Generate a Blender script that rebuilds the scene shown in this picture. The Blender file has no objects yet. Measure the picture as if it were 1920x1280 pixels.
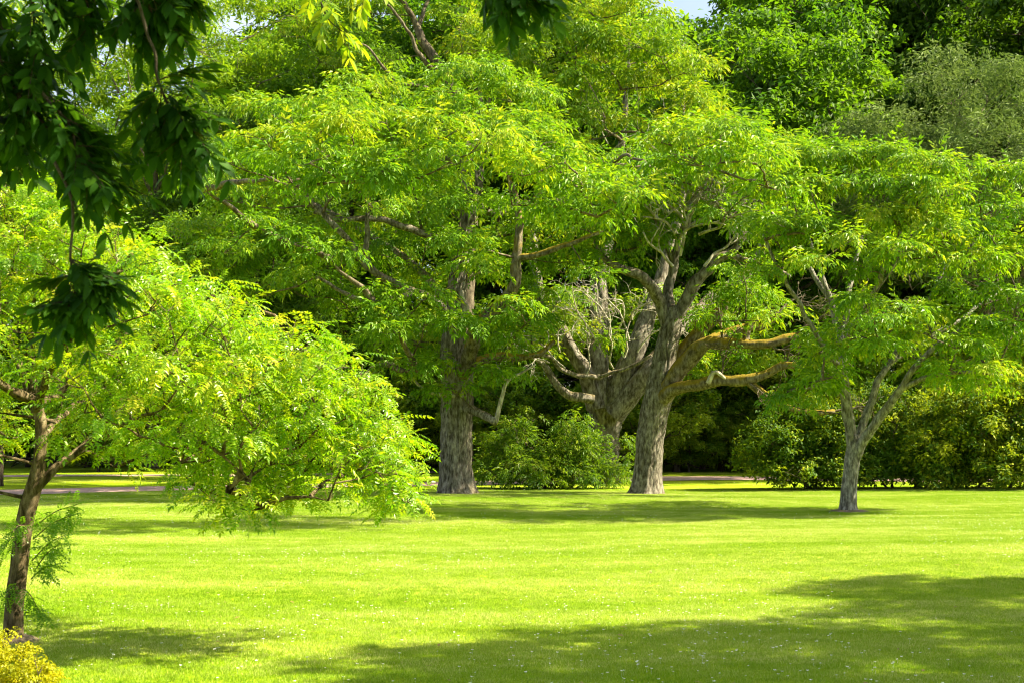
import bpy, math
import numpy as np
from mathutils import Vector, noise as mnoise

# ------------------------------------------------------------------ camera, sky, sun, exposure
S = bpy.context.scene
R = math.radians
EYE = 1.62
FPX = 2667.0                       # focal length in photo pixels (50 mm on 36 mm)
TILT = math.atan(160.0 / FPX)      # horizon at y = 800 of 1280
cd = bpy.data.cameras.new('camera'); cam = bpy.data.objects.new('camera', cd)
S.collection.objects.link(cam); S.camera = cam
cd.lens = 50.0; cd.sensor_width = 36.0; cd.clip_end = 2000; cd.clip_start = 0.05
cam.location = (0, 0, EYE); cam.rotation_euler = (math.pi / 2 + TILT, 0, 0)
cd.dof.use_dof = True; cd.dof.focus_distance = 30.0; cd.dof.aperture_fstop = 7.1

SUN_EL, SUN_AZ = 42.0, 87.0        # azimuth clockwise from the view direction (+Y): the sun stands to the right
W = bpy.data.worlds.new('World'); S.world = W; W.use_nodes = True
nt = W.node_tree; bg = nt.nodes['Background']
sky = nt.nodes.new('ShaderNodeTexSky'); sky.sky_type = 'NISHITA'; sky.sun_disc = False
sky.sun_elevation = R(SUN_EL); sky.sun_rotation = R(SUN_AZ); sky.air_density = 1.0; sky.dust_density = 2.5
tc_ = nt.nodes.new('ShaderNodeTexCoord'); cn_ = nt.nodes.new('ShaderNodeTexNoise'); cn_.inputs['Scale'].default_value = 2.2; cn_.inputs['Detail'].default_value = 7
cr_ = nt.nodes.new('ShaderNodeMapRange'); cr_.inputs[1].default_value = .38; cr_.inputs[2].default_value = .62; cr_.inputs[3].default_value = .0; cr_.inputs[4].default_value = .65
mx_ = nt.nodes.new('ShaderNodeMix'); mx_.data_type = 'RGBA'; mx_.inputs[7].default_value = (6.2, 6.5, 6.9, 1)     # thin white cloud over the whole sky
nt.links.new(tc_.outputs['Generated'], cn_.inputs['Vector']); nt.links.new(cn_.outputs[0], cr_.inputs[0]); nt.links.new(cr_.outputs[0], mx_.inputs[0])
nt.links.new(sky.outputs[0], mx_.inputs[6]); nt.links.new(mx_.outputs[2], bg.inputs[0]); bg.inputs[1].default_value = 0.06
sd = bpy.data.lights.new('sun', 'SUN'); sun = bpy.data.objects.new('sun', sd); S.collection.objects.link(sun)
sd.energy = 5.0; sd.angle = R(0.6); sd.color = (1.0, 0.89, 0.64)
az, el = R(SUN_AZ), R(SUN_EL)
SUNV = Vector((math.sin(az) * math.cos(el), math.cos(az) * math.cos(el), math.sin(el)))
sun.rotation_euler = SUNV.to_track_quat('Z', 'Y').to_euler(); sun.location = (30, 0, 40)
S.view_settings.view_transform = 'Standard'; S.view_settings.look = 'None'
S.view_settings.exposure = 2.05; S.view_settings.gamma = 1.0
S.render.engine = 'CYCLES'
S.cycles.max_bounces = 6; S.cycles.diffuse_bounces = 4; S.cycles.glossy_bounces = 2
S.cycles.transmission_bounces = 4; S.cycles.transparent_max_bounces = 4
S.cycles.sample_clamp_indirect = 6.0; S.cycles.caustics_reflective = False; S.cycles.caustics_refractive = False
S.cycles.use_denoising = True; S.cycles.filter_width = 1.1; S.cycles.adaptive_threshold = .02

C = S.collection
rng = np.random.default_rng(11)

# ------------------------------------------------------------------ helpers
def P(px, py, d):
    """photo pixel at ground distance d -> world point"""
    cx, cy = (px - 960.0) / FPX, (640.0 - py) / FPX
    ct, st = math.cos(TILT), math.sin(TILT)
    fy, fz = ct - cy * st, st + cy * ct
    k = d / fy
    return np.array((cx * k, d, EYE + fz * k))

def unit(v):
    return v / np.maximum(np.linalg.norm(v, axis=-1, keepdims=True), 1e-9)

def mesh_from(name, V, F, mat, tint=None, smooth=False):
    """V (n,3), F (m,k) -> mesh"""
    V = np.asarray(V, np.float32); F = np.asarray(F, np.int32)
    me = bpy.data.meshes.new(name)
    m, k = F.shape
    me.vertices.add(len(V)); me.vertices.foreach_set('co', V.ravel())
    me.loops.add(m * k); me.loops.foreach_set('vertex_index', F.ravel())
    me.polygons.add(m); me.polygons.foreach_set('loop_start', np.arange(0, m * k, k, dtype=np.int32))
    me.update(calc_edges=True)
    me.polygons.foreach_set('use_smooth', np.full(m, smooth, bool))
    if tint is not None:
        a = me.attributes.new('tint', 'FLOAT', 'FACE'); a.data.foreach_set('value', np.asarray(tint, np.float32))
    me.materials.append(mat)
    return me

def put(name, me, parent=None, loc=(0, 0, 0), kind=None):
    o = bpy.data.objects.new(name, me); C.objects.link(o)
    o.parent = parent; o.location = loc
    if kind: o['kind'] = kind
    return o

def thing(name, label, cat, loc, group=None):
    o = bpy.data.objects.new(name, None); C.objects.link(o); o.location = loc
    o.empty_display_size = 0.2
    o['label'] = label; o['category'] = cat
    if group: o['group'] = group
    return o

class Tubes:
    """collects swept tubes of one side count"""
    def __init__(s): s.V, s.F, s.n = [], [], 0
    def add(s, pts, rad, sides=6, rough=0.0, bark=0.0, seed=0.0, flare=0.0):
        pts = np.asarray(pts, float); rad = np.asarray(rad, float); n = len(pts)
        t = unit(np.gradient(pts, axis=0))
        ref = np.array((1.0, 0, 0)) if abs(t[0][0]) < 0.8 else np.array((0, 1.0, 0))
        N = np.zeros_like(pts); u = ref - t[0] * ref.dot(t[0]); N[0] = u / np.linalg.norm(u)
        for i in range(1, n):
            u = N[i - 1] - t[i] * N[i - 1].dot(t[i]); N[i] = u / max(np.linalg.norm(u), 1e-9)
        B = np.cross(t, N)
        a = np.linspace(0, 2 * math.pi, sides, endpoint=False)
        rr = np.repeat(rad[:, None], sides, 1)
        if bark or flare or rough:
            ln = np.concatenate(([0], np.cumsum(np.linalg.norm(np.diff(pts, axis=0), axis=1))))
            for i in range(n):
                for j in range(sides):
                    ca, sa = math.cos(a[j]), math.sin(a[j])
                    r = rad[i]
                    k = 1.0
                    if flare:
                        h = ln[i] / (rad[0] * 1.5)
                        lobe = 1 + 1.1 * mnoise.noise((ca * 1.6 + seed, sa * 1.6, 3.1))
                        k += flare * math.exp(-h * 2.2) * lobe
                    if rough:
                        k += rough * mnoise.noise((ca * 1.3 + seed, sa * 1.3, ln[i] / max(r, .03) * 0.35))
                    if bark:
                        q = mnoise.noise((ca * r * 24 + seed, sa * r * 24, ln[i] * 2.2))
                        q2 = mnoise.noise((ca * r * 50 + seed, sa * r * 50, ln[i] * 6.0))
                        k += bark / r * (0.5 - abs(q) * 2.0 + 0.35 * q2)
                    rr[i, j] = r * k
        ring = pts[:, None, :] + rr[:, :, None] * (np.cos(a)[None, :, None] * N[:, None, :] + np.sin(a)[None, :, None] * B[:, None, :])
        V = ring.reshape(-1, 3)
        i = np.arange(n - 1)[:, None] * sides; j = np.arange(sides)[None, :]; j2 = (j + 1) % sides
        F = np.stack((i + j, i + j2, i + sides + j2, i + sides + j), -1).reshape(-1, 4)
        V = np.vstack((V, pts[-1:] + t[-1:] * rad[-1] * 0.6))
        tip = len(V) - 1; b = (n - 1) * sides
        cap = np.stack((b + np.arange(sides), b + (np.arange(sides) + 1) % sides, np.full(sides, tip), np.full(sides, tip)), -1)
        s.V.append(V); s.F.append(F + s.n); s.caps = getattr(s, 'caps', []); s.caps.append(cap[:, :3] + s.n); s.n += len(V)
    def mesh(s, name, mat):
        V = np.vstack(s.V)
        Q = np.vstack(s.F); T = np.vstack(s.caps)
        F = np.vstack((Q[:, [0, 1, 2]], Q[:, [0, 2, 3]], T))
        return mesh_from(name, V, F, mat, smooth=True)

def spline(pts, rad, step):
    """Catmull-Rom resample"""
    pts = np.asarray(pts, float); rad = np.asarray(rad, float)
    if len(pts) == 2:
        n = max(2, int(np.linalg.norm(pts[1] - pts[0]) / step) + 1)
        k = np.linspace(0, 1, n)[:, None]
        return pts[0] * (1 - k) + pts[1] * k, rad[0] * (1 - k[:, 0]) + rad[1] * k[:, 0]
    p = np.vstack((2 * pts[0] - pts[1], pts, 2 * pts[-1] - pts[-2]))
    O, Q = [], []
    for i in range(len(pts) - 1):
        n = max(2, int(np.linalg.norm(pts[i + 1] - pts[i]) / step))
        k = np.linspace(0, 1, n, endpoint=False)[:, None]
        a, b, c, d = p[i], p[i + 1], p[i + 2], p[i + 3]
        O.append(0.5 * (2 * b + (c - a) * k + (2 * a - 5 * b + 4 * c - d) * k ** 2 + (3 * b - a - 3 * c + d) * k ** 3))
        Q.append(rad[i] * (1 - k[:, 0]) + rad[i + 1] * k[:, 0])
    O.append(pts[-1:]); Q.append(rad[-1:])
    return np.vstack(O), np.concatenate(Q)

def wiggle(pts, amp, freq, seed):
    q = np.array(pts, float)
    n = len(q)
    for i in range(n):
        w = min(1.0, i / max(1, n * 0.25))
        f = Vector((i * freq + seed * 7.3, seed * 1.7, 0.3))
        q[i] += w * amp * np.array(mnoise.noise_vector(f))
    return q

# ------------------------------------------------------------------ leaf templates
def leaflet(base, d, up, L, Wd, fold=0.25, droop=0.15):
    d = d / np.linalg.norm(d); s = np.cross(up, d); s /= np.linalg.norm(s); u = np.cross(d, s)
    m = base + d * L * 0.42
    return [base, m + s * Wd / 2 + u * fold * Wd / 2, base + d * L - u * droop * L, m - s * Wd / 2 + u * fold * Wd / 2]

def compound(pairs, ll, lw, ang, curve, r, droop=0.3):
    """pinnate leaf, rachis along +x, length 1"""
    V = []
    up = np.array((0, 0, 1.0))
    for i in range(pairs):
        x = 0.22 + 0.72 * i / max(1, pairs - 1)
        for sgn in (-1, 1):
            a = R(ang + r.normal(0, 8)) * sgn
            d = np.array((math.cos(a), math.sin(a), -droop + r.normal(0, .15)))
            k = 1.0 - 0.35 * abs(x - 0.55)
            V += leaflet(np.array((x, 0, -curve * x * x)), d, up + r.normal(0, .2, 3), ll * k * r.uniform(.85, 1.1), lw * k, droop=.18)
    V += leaflet(np.array((.95, 0, -curve)), np.array((1, r.normal(0, .1), -curve * 1.6)), up, ll * 1.05, lw, droop=.18)
    return np.array(V)

tr = np.random.default_rng(5)
CORK = [compound(3, .47, .165, 48, .40, tr, .5) for _ in range(4)]
LOCUST = [compound(7, .23, .10, 68, .22, tr, .15) for _ in range(4)]
def cluster(n, L, Wd, r):
    V = []
    for i in range(n):
        d = r.normal(0, 1, 3); d[2] = d[2] * .5 - .25; d[0] += .7
        V += leaflet(r.normal(0, .22, 3) + np.array((.3, 0, 0)), d, np.array((0, 0, 1.0)) + r.normal(0, .45, 3), L * r.uniform(.75, 1.2), Wd)
    return np.array(V)
BROAD = [cluster(8, .42, .22, tr) for _ in range(4)]
SLIM = [cluster(9, .42, .11, tr) for _ in range(4)]

def scatter(templates, pos, dirs, ups, scale, r, tmean=.5, tsd=.2):
    """place compound leaves; returns V, F, tint"""
    X = unit(dirs); Y = unit(np.cross(ups, X)); Z = np.cross(X, Y)
    Vs, Ts = [], []
    pick = r.integers(0, len(templates), len(pos))
    for k, T in enumerate(templates):
        m = pick == k
        if not m.any(): continue
        M = np.stack((X[m], Y[m], Z[m]), 1) * scale[m][:, None, None]      # (n,3,3) rows = axes
        V = np.einsum('vi,nij->nvj', T, M) + pos[m][:, None, :]
        n, v, _ = V.shape
        Vs.append(V.reshape(-1, 3))
        tm = tmean[m] if isinstance(tmean, np.ndarray) else tmean
        t = np.clip(r.normal(0, tsd, n)[:, None] + np.reshape(tm, (-1, 1)) + r.normal(0, .08, (n, v // 4)), 0, 1)
        Ts.append(np.repeat(t.reshape(-1), 2))
    V = np.vstack(Vs); nl = len(V) // 4
    q = np.arange(nl)[:, None] * 4
    F = np.stack((q + [0, 3, 2], q + [0, 2, 1]), 1).reshape(-1, 3)
    return V, F, np.concatenate(Ts)

def pad_points(c, a, b, n, r, low=-.05, thick=.28, droop=.5, stretch=1.0, fuzz=0.0, tuft_n=16):
    """leaf positions, directions and normals of one dome-shaped foliage pad"""
    m = int(min(16, max(4, n / tuft_n)))
    def dirs(k, lo):
        z = lo + (1 - lo) * r.random(k) ** 0.8; ph = r.random(k) * 2 * math.pi; q = np.sqrt(np.clip(1 - z * z, 0, 1))
        return np.stack((np.cos(ph) * q, np.sin(ph) * q, z), -1)
    cen = dirs(m, low) * (1 - .35 * r.random(m) ** 1.5)[:, None] * r.uniform(.85, 1.22, m)[:, None]
    rt = r.uniform(.20, .36, m)
    k = r.integers(0, m, n)
    v = dirs(n, -.35) * (1 - thick * r.random(n))[:, None]
    loc = cen[k] + v * rt[k][:, None] * np.array((1.15, 1.15, .9))
    pos = c + loc * np.array((a * stretch, a, b)) + r.normal(0, .03 + fuzz, (n, 3)) * a
    u = unit(loc)
    out = unit((u * .6 + v * .7) * np.array((1, 1, .35)))
    d = unit(out * .9 + np.array((0, 0, -1.0)) * (droop * r.random(n))[:, None] + r.normal(0, .28, (n, 3)))
    up = unit(np.array((0, 0, 1.0)) * .7 + u * .4 + v * .5 + r.normal(0, .25, (n, 3)))
    return pos, d, up

# ------------------------------------------------------------------ materials
def new_mat(name):
    m = bpy.data.materials.new(name); m.use_nodes = True
    t = m.node_tree; t.nodes.clear()
    out = t.nodes.new('ShaderNodeOutputMaterial')
    return m, t, out
def node(t, kind, **kw):
    n = t.nodes.new(kind)
    for k, v in kw.items():
        if k.startswith('i_'):
            key = k[2:]
            n.inputs[int(key) if key.isdigit() else key.replace('_', ' ')].default_value = v
        else: setattr(n, k, v)
    return n
def ramp(t, fac, stops):
    r_ = t.nodes.new('ShaderNodeValToRGB'); e = r_.color_ramp.elements
    while len(e) < len(stops): e.new(.5)
    for x, (p, c) in zip(e, stops): x.position = p; x.color = (*c, 1)
    t.links.new(fac, r_.inputs[0]); return r_.outputs[0]

def leaf_mat(name, stops, tstops, trans=.36, rough=.45, spec=.22):
    m, t, out = new_mat(name)
    a = node(t, 'ShaderNodeAttribute', attribute_name='tint')
    c = ramp(t, a.outputs['Fac'], stops); c2 = ramp(t, a.outputs['Fac'], tstops)
    p = node(t, 'ShaderNodeBsdfPrincipled', i_Roughness=rough); p.inputs['Specular IOR Level'].default_value = spec
    t.links.new(c, p.inputs['Base Color'])
    tl = node(t, 'ShaderNodeBsdfTranslucent'); t.links.new(c2, tl.inputs[0])
    mx = node(t, 'ShaderNodeMixShader'); mx.inputs[0].default_value = trans
    t.links.new(p.outputs[0], mx.inputs[1]); t.links.new(tl.outputs[0], mx.inputs[2])
    t.links.new(mx.outputs[0], out.inputs[0]); return m

M_CORK = leaf_mat('cork_leaf', [(0, (.055, .14, .008)), (.5, (.122, .25, .009)), (.8, (.21, .33, .012)), (1, (.31, .37, .02))],
                  [(0, (.11, .29, .004)), (.5, (.26, .47, .006)), (1, (.50, .56, .01))])
M_CORK2 = leaf_mat('old_cork_leaf', [(0, (.055, .14, .008)), (.5, (.14, .25, .009)), (.8, (.21, .32, .012)), (1, (.29, .36, .02))],
                  [(0, (.12, .29, .004)), (.5, (.28, .46, .006)), (1, (.54, .54, .012))])
M_LOCUST = leaf_mat('locust_leaf', [(0, (.11, .23, .006)), (.5, (.19, .33, .006)), (.85, (.33, .41, .010)), (1, (.48, .47, .03))],
                  [(0, (.14, .38, .003)), (.5, (.32, .55, .004)), (1, (.58, .63, .01))], trans=.48, rough=.36, spec=.45)
M_OVERSHADE = leaf_mat('shaded_overhang_leaf', [(0, (.012, .046, .004)), (.5, (.022, .072, .005)), (1, (.042, .11, .006))],
                  [(0, (.04, .13, .004)), (1, (.10, .24, .005))], trans=.35, rough=.55, spec=.08)  # overhanging leaves made dark: the crown's shade is put into the colour
M_SUNSPRIG = leaf_mat('sunlit_sprig_leaf', [(0, (.13, .24, .01)), (1, (.33, .38, .02))], [(0, (.25, .45, .006)), (1, (.55, .58, .01))], trans=.5)  # same tree's leaves in sun: the sunshine is put into the colour
M_BUSH = leaf_mat('bush_leaf', [(0, (.04, .105, .008)), (.6, (.095, .185, .010)), (1, (.25, .30, .015))],
                  [(0, (.09, .22, .005)), (1, (.32, .46, .008))], trans=.4, spec=.2)
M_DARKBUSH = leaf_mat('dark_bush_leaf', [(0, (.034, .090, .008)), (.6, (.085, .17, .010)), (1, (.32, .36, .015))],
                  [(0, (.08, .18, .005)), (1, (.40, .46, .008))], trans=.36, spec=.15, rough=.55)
M_YELLOW = leaf_mat('yellow_leaf', [(0, (.17, .20, .006)), (.5, (.36, .36, .006)), (1, (.56, .52, .012))],
                  [(0, (.36, .38, .004)), (1, (.68, .60, .01))], trans=.35)
M_BGLIME = leaf_mat('lime_leaf', [(0, (.06, .15, .010)), (.5, (.13, .25, .010)), (1, (.26, .34, .02))],
                  [(0, (.14, .34, .005)), (1, (.42, .54, .01))], trans=.5)
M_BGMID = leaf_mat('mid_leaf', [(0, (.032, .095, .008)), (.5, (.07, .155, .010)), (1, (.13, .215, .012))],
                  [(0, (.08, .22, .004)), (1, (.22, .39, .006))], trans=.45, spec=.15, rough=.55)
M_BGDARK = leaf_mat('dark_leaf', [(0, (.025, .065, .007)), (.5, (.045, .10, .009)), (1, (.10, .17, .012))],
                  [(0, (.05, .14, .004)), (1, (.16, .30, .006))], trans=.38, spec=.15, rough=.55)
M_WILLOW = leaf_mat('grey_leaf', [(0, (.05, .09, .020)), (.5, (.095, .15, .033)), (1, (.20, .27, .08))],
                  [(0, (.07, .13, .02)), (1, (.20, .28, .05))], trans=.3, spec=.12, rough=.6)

def bark_mat(name, c0, c1, c2, scale=9.0, moss=0.0, bump=.5, mosscol=(.40, .29, .022), mossbias=.0):
    m, t, out = new_mat(name)
    co = node(t, 'ShaderNodeTexCoord')
    mp = node(t, 'ShaderNodeMapping'); mp.inputs['Scale'].default_value = (1, 1, .33)
    t.links.new(co.outputs['Object'], mp.inputs[0])
    n1 = node(t, 'ShaderNodeTexNoise', i_Scale=scale, i_Detail=8.0, i_Roughness=.65)
    n2 = node(t, 'ShaderNodeTexNoise', i_Scale=scale * .3, i_Detail=3.0)
    t.links.new(mp.outputs[0], n1.inputs['Vector']); t.links.new(co.outputs['Object'], n2.inputs['Vector'])
    v = node(t, 'ShaderNodeTexVoronoi', feature='DISTANCE_TO_EDGE', i_Scale=scale * 1.1)
    n3 = node(t, 'ShaderNodeVectorMath', operation='ADD')
    t.links.new(mp.outputs[0], n3.inputs[0]); t.links.new(n1.outputs['Color'], n3.inputs[1]); t.links.new(n3.outputs[0], v.inputs['Vector'])
    c = ramp(t, n1.outputs[0], [(.38, c0), (.5, c1), (.62, c2)])
    mul = node(t, 'ShaderNodeMix', data_type='RGBA', blend_type='MIX'); 
    cl = ramp(t, n2.outputs[0], [(.35, (.75, .72, .66)), (.65, (1.1, 1.1, 1.05))])
    mm = node(t, 'ShaderNodeMix', data_type='RGBA', blend_type='MULTIPLY'); mm.inputs[0].default_value = 1
    t.links.new(c, mm.inputs[6]); t.links.new(cl, mm.inputs[7])
    fis = node(t, 'ShaderNodeMix', data_type='RGBA', blend_type='MULTIPLY'); fis.inputs[0].default_value = .8
    t.links.new(mm.outputs[2], fis.inputs[6]); t.links.new(ramp(t, v.outputs['Distance'], [(0, (.28, .25, .22)), (.10, (1, 1, 1)), (.3, (1.12, 1.1, 1.08))]), fis.inputs[7])
    base = fis.outputs[2]
    if moss:
        g = node(t, 'ShaderNodeNewGeometry'); sx = node(t, 'ShaderNodeSeparateXYZ'); t.links.new(g.outputs['Normal'], sx.inputs[0])
        n4 = node(t, 'ShaderNodeTexNoise', i_Scale=3.2, i_Detail=5.0)
        t.links.new(co.outputs['Object'], n4.inputs['Vector'])
        ad = node(t, 'ShaderNodeMath', operation='MULTIPLY_ADD'); t.links.new(n4.outputs[0], ad.inputs[0]); ad.inputs[1].default_value = 1.6
        t.links.new(sx.outputs[2], ad.inputs[2])
        mr = node(t, 'ShaderNodeMapRange'); t.links.new(ad.outputs[0], mr.inputs[0])
        mr.inputs[1].default_value = 1.0 - mossbias; mr.inputs[2].default_value = 1.5 - mossbias; mr.inputs[4].default_value = moss
        mc = ramp(t, n1.outputs[0], [(.35, tuple(x * .55 for x in mosscol)), (.7, mosscol)])
        m2 = node(t, 'ShaderNodeMix', data_type='RGBA'); t.links.new(mr.outputs[0], m2.inputs[0])
        t.links.new(base, m2.inputs[6]); t.links.new(mc, m2.inputs[7]); base = m2.outputs[2]
    p = node(t, 'ShaderNodeBsdfPrincipled', i_Roughness=.9); p.inputs['Specular IOR Level'].default_value = .15
    t.links.new(base, p.inputs['Base Color'])
    hs = node(t, 'ShaderNodeMath', operation='MULTIPLY_ADD'); t.links.new(v.outputs['Distance'], hs.inputs[0]); hs.inputs[1].default_value = 1.2
    t.links.new(n1.outputs[0], hs.inputs[2])
    b = node(t, 'ShaderNodeBump', i_Strength=bump, i_Distance=.04); t.links.new(hs.outputs[0], b.inputs['Height'])
    t.links.new(b.outputs[0], p.inputs['Normal'])
    t.links.new(p.outputs[0], out.inputs[0]); return m

M_BARK1 = bark_mat('furrowed_bark', (.095, .083, .064), (.27, .245, .205), (.48, .45, .40), 17, moss=.35, bump=.8, mossbias=-.25)
M_BARK2 = bark_mat('mossy_bark', (.09, .075, .050), (.22, .19, .135), (.36, .32, .25), 18, moss=.95, bump=.7, mossbias=.22)
M_BARK3 = bark_mat('old_bark', (.10, .09, .07), (.27, .245, .205), (.46, .435, .385), 14, moss=.35, bump=.9, mossbias=-.2)
M_BARK4 = bark_mat('grey_bark', (.10, .095, .08), (.24, .232, .20), (.42, .41, .37), 22, bump=.4)
M_BARK5 = bark_mat('locust_bark', (.05, .04, .02), (.15, .115, .062), (.28, .23, .145), 24, bump=.5)
M_TWIG = bark_mat('twig_bark', (.06, .05, .035), (.13, .11, .075), (.22, .19, .14), 12, bump=.2)
M_DEAD = bark_mat('dead_wood', (.22, .205, .17), (.40, .375, .32), (.58, .55, .48), 14, bump=.3)
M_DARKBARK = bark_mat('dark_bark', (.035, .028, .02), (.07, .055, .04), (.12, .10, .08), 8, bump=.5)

# ------------------------------------------------------------------ ground
def ground_z(x, y):
    x = np.asarray(x, float); y = np.asarray(y, float)
    return (.05 * np.sin(x * .31 + 1.0 + y * .05) * np.sin(y * .23 + .4) + .03 * np.sin(x * .17 - y * .41 + 2.0)) * np.clip((y - 3) / 8, 0, 1)
def gz(x, y): return float(ground_z(x, y))

m, t, out = new_mat('lawn'); M_LAWN = m
co = node(t, 'ShaderNodeTexCoord')
mp = node(t, 'ShaderNodeMapping'); mp.inputs['Scale'].default_value = (.16, .8, 1)
t.links.new(co.outputs['Object'], mp.inputs[0])
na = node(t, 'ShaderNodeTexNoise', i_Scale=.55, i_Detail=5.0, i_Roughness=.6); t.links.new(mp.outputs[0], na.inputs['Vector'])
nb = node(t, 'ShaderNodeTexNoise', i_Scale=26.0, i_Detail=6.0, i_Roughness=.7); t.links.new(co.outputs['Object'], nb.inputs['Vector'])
ca = ramp(t, na.outputs[0], [(.32, (.135, .235, .002)), (.5, (.205, .29, .008)), (.68, (.29, .34, .04))])  # stretched pale bands: sheen and dry grass tips put into the colour
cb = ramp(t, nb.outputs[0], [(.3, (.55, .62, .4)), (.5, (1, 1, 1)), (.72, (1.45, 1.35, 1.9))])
mm = node(t, 'ShaderNodeMix', data_type='RGBA', blend_type='MULTIPLY'); mm.inputs[0].default_value = 1
t.links.new(ca, mm.inputs[6]); t.links.new(cb, mm.inputs[7])
p = node(t, 'ShaderNodeBsdfPrincipled', i_Roughness=.9); p.inputs['Specular IOR Level'].default_value = .04
t.links.new(mm.outputs[2], p.inputs['Base Color'])
b = node(t, 'ShaderNodeBump', i_Strength=.8, i_Distance=.03); t.links.new(nb.outputs[0], b.inputs['Height']); t.links.new(b.outputs[0], p.inputs['Normal'])
t.links.new(p.outputs[0], out.inputs[0])

xs = np.unique(np.concatenate((np.linspace(-600, -40, 15), np.linspace(-40, 40, 121), np.linspace(40, 600, 15))))
ys = np.unique(np.concatenate((np.linspace(-200, 0, 11), np.linspace(0, 80, 121), np.linspace(80, 900, 15))))
gx, gy = np.meshgrid(xs, ys)
gv = np.stack((gx, gy, ground_z(gx, gy) * (np.abs(gx) < 40.1) * (gy < 79)), -1).reshape(-1, 3)
nx = len(xs); ii = np.arange(len(ys) - 1)[:, None] * nx + np.arange(nx - 1)[None, :]
gf = np.stack((ii, ii + 1, ii + nx + 1, ii + nx), -1).reshape(-1, 4)
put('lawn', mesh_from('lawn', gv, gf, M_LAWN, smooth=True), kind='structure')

m, t, out = new_mat('path'); M_PATH = m
co = node(t, 'ShaderNodeTexCoord')
na = node(t, 'ShaderNodeTexNoise', i_Scale=9.0, i_Detail=8.0, i_Roughness=.7); t.links.new(co.outputs['Object'], na.inputs['Vector'])
c = ramp(t, na.outputs[0], [(.3, (.24, .145, .115)), (.5, (.36, .235, .20)), (.7, (.48, .35, .31))])
p = node(t, 'ShaderNodeBsdfPrincipled', i_Roughness=.9); t.links.new(c, p.inputs['Base Color'])
b = node(t, 'ShaderNodeBump', i_Strength=.5, i_Distance=.01); t.links.new(na.outputs[0], b.inputs['Height']); t.links.new(b.outputs[0], p.inputs['Normal'])
t.links.new(p.outputs[0], out.inputs[0])
def path(name, pts, width):
    q, _ = spline(np.array([(x, y, 0) for x, y in pts]), np.zeros(len(pts)), .6)
    tg = unit(np.gradient(q, axis=0)); nrm = np.stack((-tg[:, 1], tg[:, 0], np.zeros(len(q))), -1)
    V = []
    cols = 7
    for i in range(len(q)):
        for k in range(cols):
            s = (k / (cols - 1) - .5) * width
            e = s + (.12 * mnoise.noise((i * .45, k * 9.0, width)) if k in (0, cols - 1) else 0)
            pt = q[i] + nrm[i] * e
            V.append((pt[0], pt[1], gz(pt[0], pt[1]) + (.012 if k in (0, cols - 1) else .035)))
    i = np.arange(len(q) - 1)[:, None] * cols + np.arange(cols - 1)[None, :]
    F = np.stack((i, i + 1, i + cols + 1, i + cols), -1).reshape(-1, 4)
    put(name, mesh_from(name, V, F[:, ::-1], M_PATH, smooth=True), kind='structure')
path('path', [(-26, 30), (-17, 34.5), (-11, 37.2), (-5, 40.0), (0, 42.3), (6, 44.4), (13, 45.2), (22, 45.0), (34, 43)], 2.2)
path('path', [(-40, 43), (-22, 45), (-14, 47.2), (-7, 50), (-2, 53), (4, 57)], 1.8)

m, t, out = new_mat('soil'); M_SOIL = m
na = node(t, 'ShaderNodeTexNoise', i_Scale=18.0, i_Detail=8.0, i_Roughness=.7)
p = node(t, 'ShaderNodeBsdfPrincipled', i_Roughness=.95); t.links.new(ramp(t, na.outputs[0], [(.3, (.06, .042, .025)), (.5, (.13, .095, .06)), (.7, (.24, .19, .12))]), p.inputs['Base Color'])
t.links.new(p.outputs[0], out.inputs[0])
def soil(px, py, d, r_):
    c_ = P(px, py, d); V = [(c_[0], d, gz(c_[0], d) + .05)]; n = 40
    for ring, h in ((.6, .035), (1.0, -.004)):
        for k in range(n):
            a_ = k / n * 2 * math.pi; q = r_ * ring * (1 + .35 * mnoise.noise((math.cos(a_) * 1.7 + px, math.sin(a_) * 1.7, 0)) + (.12 * mnoise.noise((math.cos(a_) * 7 + px, math.sin(a_) * 7, 2)) if ring == 1 else 0))
            x, y = c_[0] + math.cos(a_) * q, d + math.sin(a_) * q; V.append((x, y, gz(x, y) + h))
    F = [(0, 1 + k, 1 + (k + 1) % n) for k in range(n)]
    for k in range(n): F += [(1 + k, 1 + n + k, 1 + n + (k + 1) % n), (1 + k, 1 + n + (k + 1) % n, 1 + (k + 1) % n)]
    put('bare_soil', mesh_from('bare_soil', V, F, M_SOIL, smooth=True), kind='structure')
soil(857, 927, 34, .62); soil(1214, 922, 35, .5); soil(1590, 950, 28.4, .42); soil(25, 1192, 10.9, .2)

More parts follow.
